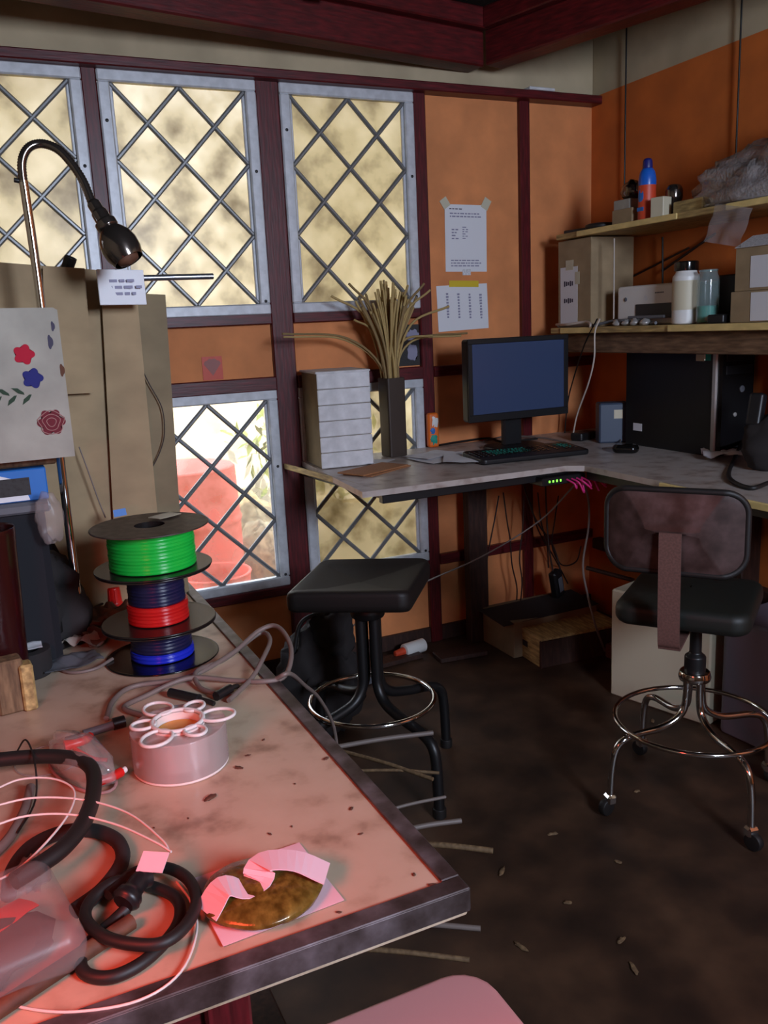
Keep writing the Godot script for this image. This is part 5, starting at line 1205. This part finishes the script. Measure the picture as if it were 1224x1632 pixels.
	var h2 := [Vector3(-0.0372, 0.86, -0.877), Vector3(-0.0311, 0.86, -0.9203), Vector3(-0.0113, 0.86, -0.9578), Vector3(0.0231, 0.86, -0.9714), Vector3(0.056, 0.86, -0.9572), Vector3(0.0773, 0.86, -0.9217), Vector3(0.0762, 0.86, -0.8793), Vector3(0.0507, 0.86, -0.8399), Vector3(0.0208, 0.86, -0.8182)]
	cable("rubber_hose", "second dark hose lying lower under the thick black one", "hose", h2.map(func(p): return Vector3(p.x, y0 + 0.0085, p.z)), 0.008, M.dark_cloth, "", 12)
	cable("rubber_hose", "grey strap running across inside the hose loop", "hose", [Vector3(-0.0025, 0.86, -1.1048), Vector3(-0.013, 0.86, -1.0483), Vector3(-0.0327, 0.86, -0.9929), Vector3(-0.0563, 0.86, -0.9593)].map(func(p): return Vector3(p.x, y0 + 0.006, p.z)), 0.006, M.grey_cable, "", 8)
	cable("thin_wire", "fine black wire curving over the hose at the left", "wire", [Vector3(-0.0513, 0.86, -1.2406) + Vector3(0, 0.004, 0), Vector3(-0.0203, 0.86, -1.2084) + Vector3(0, 0.006, 0), Vector3(-0.0008, 0.86, -1.1582) + Vector3(0, 0.048, 0), Vector3(0.0062, 0.86, -1.0999) + Vector3(0, 0.04, 0), Vector3(0.0004, 0.86, -1.0565) + Vector3(0, 0.012, 0), Vector3(-0.0226, 0.86, -0.9943) + Vector3(0, 0.01, 0)], 0.0012, M.black_rubber)
	single("crumpled_film", "crumpled clear film scrap inside the hose loop", "film", blob(Vector3(0.03, 0.03, 0.05), 0.8, 160, 2.4, 14, 20, -0.5), M.hazy_plastic, Vector3(-0.0115, y0 + 0.0085, -0.9034))
	# power cord coil
	var pcd := thing("coiled_cable", "coiled black power cord with white tag on the bench", "cord", Vector3(0.0752, y0, -0.763))
	var L := func(p: Vector3, y: float): return Vector3(p.x - pcd.position.x, y, p.z - pcd.position.z)
	part(pcd, "cord", tube([L.call(Vector3(0.0533, 0.86, -0.8142), 0.0175), L.call(Vector3(0.0816, 0.86, -0.8365), 0.0185), L.call(Vector3(0.111, 0.86, -0.832), 0.0185), L.call(Vector3(0.1293, 0.86, -0.8022), 0.0185), L.call(Vector3(0.1304, 0.86, -0.7634), 0.0175), L.call(Vector3(0.1135, 0.86, -0.7324), 0.0175), L.call(Vector3(0.0883, 0.86, -0.718), 0.0175), L.call(Vector3(0.0611, 0.86, -0.7309), 0.018), L.call(Vector3(0.0394, 0.86, -0.7555), 0.018), L.call(Vector3(0.0292, 0.86, -0.7881), 0.018), L.call(Vector3(0.0382, 0.86, -0.8139), 0.0185), L.call(Vector3(0.0648, 0.86, -0.8298), 0.0195), L.call(Vector3(0.095, 0.86, -0.8223), 0.008), L.call(Vector3(0.1147, 0.86, -0.7935), 0.0065), L.call(Vector3(0.113, 0.86, -0.7626), 0.0065), L.call(Vector3(0.0967, 0.86, -0.7367), 0.0065), L.call(Vector3(0.0685, 0.86, -0.7152), 0.0065), L.call(Vector3(0.0414, 0.86, -0.71), 0.0065), L.call(Vector3(0.0226, 0.86, -0.7227), 0.0065), L.call(Vector3(0.0183, 0.86, -0.7423), 0.0065), L.call(Vector3(0.0276, 0.86, -0.7648), 0.0065), L.call(Vector3(0.0522, 0.86, -0.7855), 0.0065), L.call(Vector3(0.0681, 0.86, -0.7923), 0.012)], 0.006, 10), M.black_rubber)
	part(pcd, "plug", tube([L.call(Vector3(0.0646, 0.86, -0.789), 0.02), L.call(Vector3(0.0753, 0.86, -0.7989), 0.024), L.call(Vector3(0.0852, 0.86, -0.8097), 0.026), L.call(Vector3(0.0935, 0.86, -0.814), 0.024)], [0.011, 0.013, 0.015, 0.014, 0.014, 0.013, 0.01], 12), M.black_plastic)
	part(pcd, "tag", box(Vector3(0.028, 0.001, 0.022), 0.0), M.pink_paper, L.call(Vector3(0.0996, 0.86, -0.8129), 0.04), Vector3(25, -35, 0))
	# loose white filament strands
	var wf := [[[0, 1318, 0.03], [40, 1298, 0.05], [90, 1294, 0.055], [124, 1310, 0.05], [118, 1345, 0.04], [80, 1395, 0.045], [30, 1440, 0.05], [-30, 1465, 0.05]],
		[[0, 1342, 0.04], [60, 1326, 0.05], [140, 1326, 0.05], [210, 1345, 0.045], [262, 1385, 0.03], [275, 1402, 0.024]],
		[[0, 1378, 0.04], [50, 1358, 0.05], [120, 1352, 0.05], [190, 1365, 0.045], [250, 1390, 0.03], [275, 1403, 0.024]],
		[[275, 1403, 0.024], [300, 1440, 0.028], [312, 1490, 0.012], [285, 1555, 0.004], [220, 1600, 0.0035], [120, 1618, 0.004], [40, 1612, 0.01], [-30, 1590, 0.02]]]
	var P := [[Vector3(-0.0413, 0.86, -1.0367), Vector3(-0.0128, 0.86, -1.0513), Vector3(0.022, 0.86, -1.0379), Vector3(0.0428, 0.86, -1.0013), Vector3(0.0338, 0.86, -0.9556), Vector3(0.0044, 0.86, -0.9067), Vector3(-0.0285, 0.86, -0.8722), Vector3(-0.0637, 0.86, -0.8644)],
		[Vector3(-0.0489, 0.86, -1.0006), Vector3(-0.0018, 0.86, -1.0027), Vector3(0.0509, 0.86, -0.973), Vector3(0.0926, 0.86, -0.9227), Vector3(0.1161, 0.86, -0.8571), Vector3(0.12, 0.86, -0.8342)],
		[Vector3(-0.0501, 0.86, -0.9533), Vector3(-0.011, 0.86, -0.963), Vector3(0.0342, 0.86, -0.9458), Vector3(0.0761, 0.86, -0.905), Vector3(0.1078, 0.86, -0.8556), Vector3(0.1213, 0.86, -0.8311)],
		[Vector3(0.1223, 0.86, -0.8234), Vector3(0.1282, 0.86, -0.7806), Vector3(0.1229, 0.86, -0.737), Vector3(0.0973, 0.86, -0.6909), Vector3(0.0582, 0.86, -0.6747), Vector3(0.0072, 0.86, -0.6879), Vector3(-0.0311, 0.86, -0.7131), Vector3(-0.065, 0.86, -0.7489)]]
	for k in 4:
		cable("white_filament_strand", ["white filament loop arching over the black hose", "white filament arc, upper of the two over the hoses", "white filament arc, lower of the two over the hoses", "white filament sweeping along the front edge of the bench"][k], "filament", range(P[k].size()).map(func(i): return Vector3(P[k][i].x, y0 + [0.048, 0.046, 0.047, 0.003][k] - (0.016 * float(i) / P[k].size() if k < 3 else 0.0), P[k][i].z)), 0.0013, M.white_filament, "loose white filament strands")
	# plastic pouch in the lower left corner
	var bag := thing("plastic_pouch", "hazy plastic pouch in the near left corner of the bench", "pouch", Vector3(-0.0376, y0, -0.7954), 10.0)
	part(bag, "film", cushion(0.17, 0.15, 0.05, 0.02, 0.022, 0.004), M.hazy_plastic, Vector3(-0.03, 0.0005, 0))
	part(bag, "red_slip", sheet(0.1, 0.03, 0.004, 170, 20.0, 8, 4), M.red_plastic, Vector3(-0.02, 0.02, -0.01), Vector3(0, 25, 0))
	part(bag, "parts", blob(Vector3(0.12, 0.03, 0.1), 0.5, 171, 2.0, 12, 18, -0.6), M.dark_cloth, Vector3(-0.03, 0.012, 0))
	single("orange_bar", "reddish bar lying beside the plastic pouch", "bar", rod(Vector3(-0.06, 0, 0.03), Vector3(0.07, 0, -0.035), 0.008, 10), M.leather, Vector3(-0.0008, y0 + 0.0085, -0.7396))
	# gold wrapped coil with paper
	var gc: Vector3 = Vector3(0.1947, 0.86, -0.755)
	single("paper_square", "pale pink paper square lying under the gold wrapped coil", "paper", sheet(0.125, 0.115, 0.0006, 180, 10.0, 8, 8), M.pink_paper, Vector3(gc.x + 0.005, y0, gc.z - 0.012), Vector3(0, 3, 0))
	var gd := thing("wrapped_coil", "gold coil wrapped in shiny film with torn paper strip on top", "coil", Vector3(gc.x, y0 + 0.0028, gc.z))
	part(gd, "coil", blob(Vector3(0.124, 0.03, 0.112), 0.08, 181, 1.0, 18, 44, -0.6), M.gold_wrap, Vector3(0, 0.0092, 0))
	part(gd, "paper_strip", strip_mesh([Vector3(-0.06, 0.012, 0.012), Vector3(-0.04, 0.03, 0.006), Vector3(-0.02, 0.022, 0.008), Vector3(-0.006, 0.024, 0.004), Vector3(0.005, 0.036, -0.004), Vector3(0.035, 0.032, 0.004), Vector3(0.062, 0.018, 0.02)], 0.034), M.pink_paper)
	for k in 16:
		var at: Vector3 = [Vector3(0.1953, 0.86, -0.9733), Vector3(0.2633, 0.86, -0.865), Vector3(0.2362, 0.86, -0.863), Vector3(0.3546, 0.86, -0.6927), Vector3(0.3734, 0.86, -0.8526), Vector3(0.3379, 0.86, -0.8649), Vector3(0.161, 0.86, -0.9421), Vector3(0.2467, 0.86, -1.0285), Vector3(0.2674, 0.86, -1.0553), Vector3(0.3567, 0.86, -0.9935), Vector3(0.3458, 0.86, -0.7175), Vector3(0.1208, 0.86, -0.9424), Vector3(0.2543, 0.86, -0.7008), Vector3(0.3269, 0.86, -0.8121), Vector3(0.2999, 0.86, -1.0882), Vector3(0.2984, 0.86, -0.9534)][k]
		var sz: float = [0.009, 0.002, 0.003, 0.005, 0.003, 0.004, 0.002, 0.006, 0.004, 0.005, 0.003, 0.002, 0.003, 0.003, 0.003, 0.002][k]
		single("dirt_crumb", "dark crumb of dirt on the pale bench top", "dirt", blob(Vector3(sz * 2.0, sz * 0.35, sz), 0.8, 190 + k, 1.5, 8, 12), M.rust, Vector3(at.x, y0 + sz * 0.14, at.z), Vector3(0, 30 + k * 40, 0), "dirt crumbs on the bench")

func ribbed(pts: Array, r: float) -> ArrayMesh:
	var path := catmull(pts, 14)
	var rad := []
	for i in path.size(): rad.append(r if i % 2 else r * 0.86)
	var b := MB.new(); add_tube(b, path, rad, 12); return b.mesh()

func strip_mesh(pts: Array, w: float) -> ArrayMesh:
	var path := catmull(pts, 4)
	var b := MB.new()
	var rows := []; var cen := []
	for i in path.size():
		var a: Vector3 = path[maxi(i - 1, 0)]; var c: Vector3 = path[mini(i + 1, path.size() - 1)]
		var t := (c - a).normalized(); var side := t.cross(Vector3.UP).normalized()
		var nor := side.cross(t).normalized()
		var p: Vector3 = path[i]
		rows.append([p + side * w / 2 + nor * 0.0005, p - side * w / 2 + nor * 0.0005, p - side * w / 2 - nor * 0.0005, p + side * w / 2 - nor * 0.0005]); cen.append(p)
	for i in rows.size() - 1:
		for k in 4:
			var q := [rows[i][k], rows[i][(k + 1) % 4], rows[i + 1][(k + 1) % 4], rows[i + 1][k]]
			var mid: Vector3 = (q[0] + q[1] + q[2] + q[3]) / 4.0
			if (q[1] - q[0]).cross(q[2] - q[0]).dot(mid - (cen[i] + cen[i + 1]) / 2.0) < 0.0: q.reverse()
			b.quad(q[0], q[1], q[2], q[3])
	return b.mesh()

# ---------------------------------------------------------------- floor and under the desks
func build_floor_things() -> void:
	var p0: Vector3 = Vector3(1.9674, 0.0, -2.7618)
	var cr := thing("wooden_crate", "low tan wooden box on the floor under the corner desk", "crate", Vector3(p0.x + 0.2, 0.0, p0.z - 0.1), -4.0)
	part(cr, "lid", box(Vector3(0.4, 0.012, 0.2), 0.003), M.raw_wood, Vector3(0, 0.125, 0))
	part(cr, "front_board", box(Vector3(0.4, 0.118, 0.014), 0.003), M.dark_wood, Vector3(0, 0.0595, 0.092))
	part(cr, "rear_board", box(Vector3(0.4, 0.118, 0.014), 0.003), M.dark_wood, Vector3(0, 0.0595, -0.092))
	part(cr, "end_board", box(Vector3(0.014, 0.118, 0.17), 0.003), M.raw_wood, Vector3(-0.192, 0.0595, 0))
	part(cr, "end_board", box(Vector3(0.014, 0.118, 0.17), 0.003), M.raw_wood, Vector3(0.192, 0.0595, 0))
	part(cr, "hand_hole", box(Vector3(0.002, 0.025, 0.04), 0.0), M.dark_cloth, Vector3(-0.1995, 0.07, -0.03))
	var c2 := thing("low_carton", "dark-topped carton behind the tan wooden box on the floor", "carton", Vector3(2.15, 0.0, -3.06))
	part(c2, "carton_body", box(Vector3(0.44, 0.16, 0.26), 0.003), M.cardboard_dark, Vector3(0, 0.08, 0))
	part(c2, "flap", box(Vector3(0.5, 0.004, 0.2), 0.001), M.dark_cloth, Vector3(-0.02, 0.166, 0.03), Vector3(4, 0, 1))
	var pa := thing("power_brick", "black power brick hanging on its cable under the desk", "adapter", Vector3(2.2622, 0.2397, -3.08), 0.0)
	part(pa, "brick", box(Vector3(0.062, 0.13, 0.04), 0.008), M.black_plastic, Vector3(0, 0, 0), Vector3(0, 20, 14))
	part(pa, "sticker", box(Vector3(0.03, 0.07, 0.001), 0.0), M.grey_plastic, Vector3(0.008, 0.0, 0.0225), Vector3(0, 20, 14))
	part(pa, "lead", tube([Vector3(-0.02, 0.06, 0), Vector3(-0.03, 0.2, -0.02), Vector3(-0.02, 0.4, -0.05), Vector3(-0.02, 0.62, -0.06)], 0.004, 7), M.dark_cable)
	part(pa, "lead", tube([Vector3(0.02, -0.06, 0), Vector3(0.05, -0.02, -0.02), Vector3(0.03, 0.15, -0.06), Vector3(-0.06, 0.3, -0.08), Vector3(-0.12, 0.5, -0.1)], 0.004, 7), M.dark_cable)
	var runs := [[[795, 790], [788, 830], [778, 880], [775, 900]], [[802, 785], [808, 830], [813, 860], [816, 900], [824, 940], [820, 985]], [[835, 790], [833, 840], [828, 890], [832, 930], [826, 990]], [[857, 790], [862, 830], [872, 870], [874, 905]], [[872, 785], [878, 830], [872, 860]], [[890, 790], [886, 830], [880, 870], [895, 900], [918, 895], [926, 870]]]
	var R0 := [[Vector3(2.0397, 0.6543, -3.2), Vector3(2.0143, 0.5433, -3.2), Vector3(1.9783, 0.4041, -3.2), Vector3(1.9668, 0.3331, -3.2)], [Vector3(2.05, 0.6704, -3.18), Vector3(2.0674, 0.5397, -3.18), Vector3(2.0825, 0.4508, -3.18), Vector3(2.0906, 0.3324, -3.18), Vector3(2.1158, 0.2093, -3.18), Vector3(2.1, 0.0765, -3.18)], [Vector3(2.1456, 0.6474, -3.16), Vector3(2.137, 0.5049, -3.16), Vector3(2.1181, 0.362, -3.16), Vector3(2.13, 0.2419, -3.16), Vector3(2.107, 0.066, -3.16)], [Vector3(2.2127, 0.6549, -3.15), Vector3(2.2285, 0.523, -3.15), Vector3(2.262, 0.4008, -3.15), Vector3(2.2683, 0.2958, -3.15)], [Vector3(2.1994, 0.6069, -3.19), Vector3(2.2426, 0.4693, -3.19), Vector3(2.3328, 0.3212, -3.19), Vector3(2.4079, 0.1864, -3.19)], [Vector3(2.3624, 0.6138, -3.2), Vector3(2.3408, 0.4981, -3.2), Vector3(2.3261, 0.3804, -3.2), Vector3(2.3793, 0.281, -3.2), Vector3(2.4628, 0.2829, -3.2), Vector3(2.4919, 0.3552, -3.2)]]
	for k in R0.size():
		cable("dangling_lead", ["dark lead dangling under the desk, nearest the desk leg", "dark lead hanging under the desk past the low rail", "long dark lead falling to the floor left of the brick", "dark lead hanging just left of the power brick", "dark lead slanting across the low rail to the brick", "dark lead looping in a curve right of the brick"][k], "cable", R0[k], 0.0032, M.dark_cable, "dark leads under the desk", 6)
	# under the right arm of the desk
	var cc := thing("computer_case", "cream computer case on the floor behind the swivel chair", "computer", Vector3(2.27, 0.0, -2.3), 16.0)
	part(cc, "case", box(Vector3(0.36, 0.42, 0.4), 0.006), M.cream_plastic, Vector3(0, 0.21, 0))
	part(cc, "front_recess", box(Vector3(0.12, 0.4, 0.006), 0.001), M.purple_grey, Vector3(0.0, 0.21, 0.201))
	single("storage_bin", "grey-purple storage bin under the right end of the desk", "bin", cushion(0.42, 0.36, 0.42, 0.03, 0.01), M.purple_grey, Vector3(2.38, 0.0, -1.86), Vector3(0, 4, 0))
	single("tool_case", "small pinkish box on the floor by the wooden crate", "box", box(Vector3(0.1, 0.06, 0.08), 0.004), M.brown_steel, Vector3(2.2986 + 0.02, 0.031, -2.7418 + 0.03), Vector3(0, 10, 0))
	part(self, "pipe_stub", lathe(hard([Vector2(0.0005, 0), Vector2(0.028, 0), Vector2(0.028, 0.085), Vector2(0.0005, 0.087)], 0.003), 20), M.grey_plastic, Vector3(2.4041, 0.0, -2.7183) + Vector3(0.02, 0, 0))
	tag(get_node("pipe_stub"), "grey pipe stub standing beside the small pinkish box", "pipe")
	single("floor_bracket", "dark bar leaning from the wall under the desk by the seat", "bar", rod(Vector3.ZERO, Vector3(2.3745, 0.3317, -2.7) - Vector3(2.2888, 0.3522, -2.9), 0.01, 8), M.dark_wood, Vector3(2.2888, 0.3522, -2.9))
	# by the back wall
	var wc := thing("white_can", "white can with orange neck lying by the back wall", "can", Vector3(1.5677 + 0.02, 0.031, -3.2), 12.0)
	part(wc, "can_body", lathe(hard([Vector2(0.0005, -0.055), Vector2(0.03, -0.055), Vector2(0.03, 0.055), Vector2(0.0005, 0.055)], 0.003), 24), M.white_plastic, Vector3.ZERO, Vector3(0, 0, 90))
	part(wc, "neck", lathe(hard([Vector2(0.0005, 0), Vector2(0.018, 0), Vector2(0.012, 0.05), Vector2(0.0005, 0.05)], 0.002), 16), M.orange_label, Vector3(-0.055, 0, 0), Vector3(0, 0, 90))
	for k in 3: single("floor_board", ["dark board lying along the back wall behind the stool", "grey board leaning low beside the stool legs", "short dark board on the floor below the window"][k], "board", box([Vector3(0.5, 0.02, 0.08), Vector3(0.3, 0.025, 0.07), Vector3(0.22, 0.02, 0.1)][k], 0.003), [M.dark_wood, M.grey_plastic, M.dark_wood][k], [Vector3(1.35, 0.011, -3.16), Vector3(1.2, 0.0135, -3.02), Vector3(1.75, 0.011, -3.08)][k], Vector3(0, [4, 12, -6][k], 0))
	var bg := thing("black_backpack", "black bag on the floor between bench and stool", "bag", Vector3(0.9633 + 0.02, 0, -2.75))
	part(bg, "body", blob(Vector3(0.32, 0.42, 0.26), 0.4, 200, 1.4, 22, 30, -0.75), M.dark_cloth, Vector3(0, 0.158, 0))
	part(bg, "top_pouch", blob(Vector3(0.18, 0.2, 0.18), 0.4, 201, 1.4, 16, 22), M.dark_cloth, Vector3(0.05, 0.35, 0.0))
	part(bg, "handle", tube([Vector3(-0.1, 0.3, 0.02), Vector3(-0.06, 0.42, 0.02), Vector3(0.04, 0.43, 0.02), Vector3(0.08, 0.36, 0.02)], 0.008, 8), M.black_rubber)
	# sticks poking out from the lower shelf of the bench
	var ends := [Vector3(0.9973, 0.335, -1.9142), Vector3(0.8853, 0.33, -1.7081), Vector3(0.8584, 0.325, -1.5261), Vector3(0.86, 0.325, -1.3955), Vector3(0.7112, 0.325, -1.2035), Vector3(0.6518, 0.325, -1.1444), Vector3(0.8767, 0.325, -1.6305), Vector3(0.9173, 0.325, -1.7347)]
	var mids := [Vector3(0.861, 0.335, -1.9441), Vector3(0.8213, 0.33, -1.8229), Vector3(0.7793, 0.325, -1.5423), Vector3(0.7789, 0.325, -1.4562), Vector3(0.6272, 0.325, -1.2571), Vector3(0.5541, 0.325, -1.215), Vector3(0.7809, 0.325, -1.6382), Vector3(0.8387, 0.325, -1.7871)]
	for k in ends.size():
		var e: Vector3 = ends[k]; var m: Vector3 = mids[k]
		var d: Vector3 = (m - e)
		cable("dry_stick", ["topmost stick poking out below the bench before the stool", "second stick from the top below the bench, curving down", "pale stick poking out level with the stool foot", "long stick poking out farthest right of the bench", "stick poking out below the bench front corner", "lowest stick poking out under the bench front", "thin stick end just below the stool leg", "thin dark stick crossing the stool leg"][k], "stick", [e + d * 3.5 + Vector3(0, -0.01, 0), e + d * 2.0, m + Vector3(0, 0.004, 0), e], [0.0066, 0.005, 0.006, 0.0065, 0.0055, 0.005, 0.004, 0.004][k], M.wood_block if k % 2 else M.grey_cable, "sticks under the bench", 7)
	for k in 9:
		var at: Vector3 = [Vector3(1.6544, 0.0, -1.8519), Vector3(2.0184, 0.0, -2.1857), Vector3(0.9702, 0.0, -1.4622), Vector3(1.1585, 0.0, -1.5351), Vector3(1.1847, 0.0, -1.3691), Vector3(1.1496, 0.0, -1.2863), Vector3(1.3738, 0.0, -1.6045), Vector3(1.3001, 0.0, -1.7943), Vector3(1.0849, 0.0, -1.719), Vector3(0.6345, 0.0, -1.5321), Vector3(0.7106, 0.0, -1.4091), Vector3(1.1399, 0.0, -1.1789), Vector3(0.7083, 0.0, -1.4923), Vector3(1.3764, 0.0, -2.1509)][k]
		single("floor_scrap", "pale scrap of paper or wood lying on the dark floor", "scrap", blob(Vector3(0.02 + 0.01 * (k % 3), 0.006, 0.012), 0.8, 210 + k, 1.6, 8, 12, -0.8), M.wood_block, Vector3(at.x, 0.0025, at.z), Vector3(0, 50 * k, 0), "pale scraps on the floor")
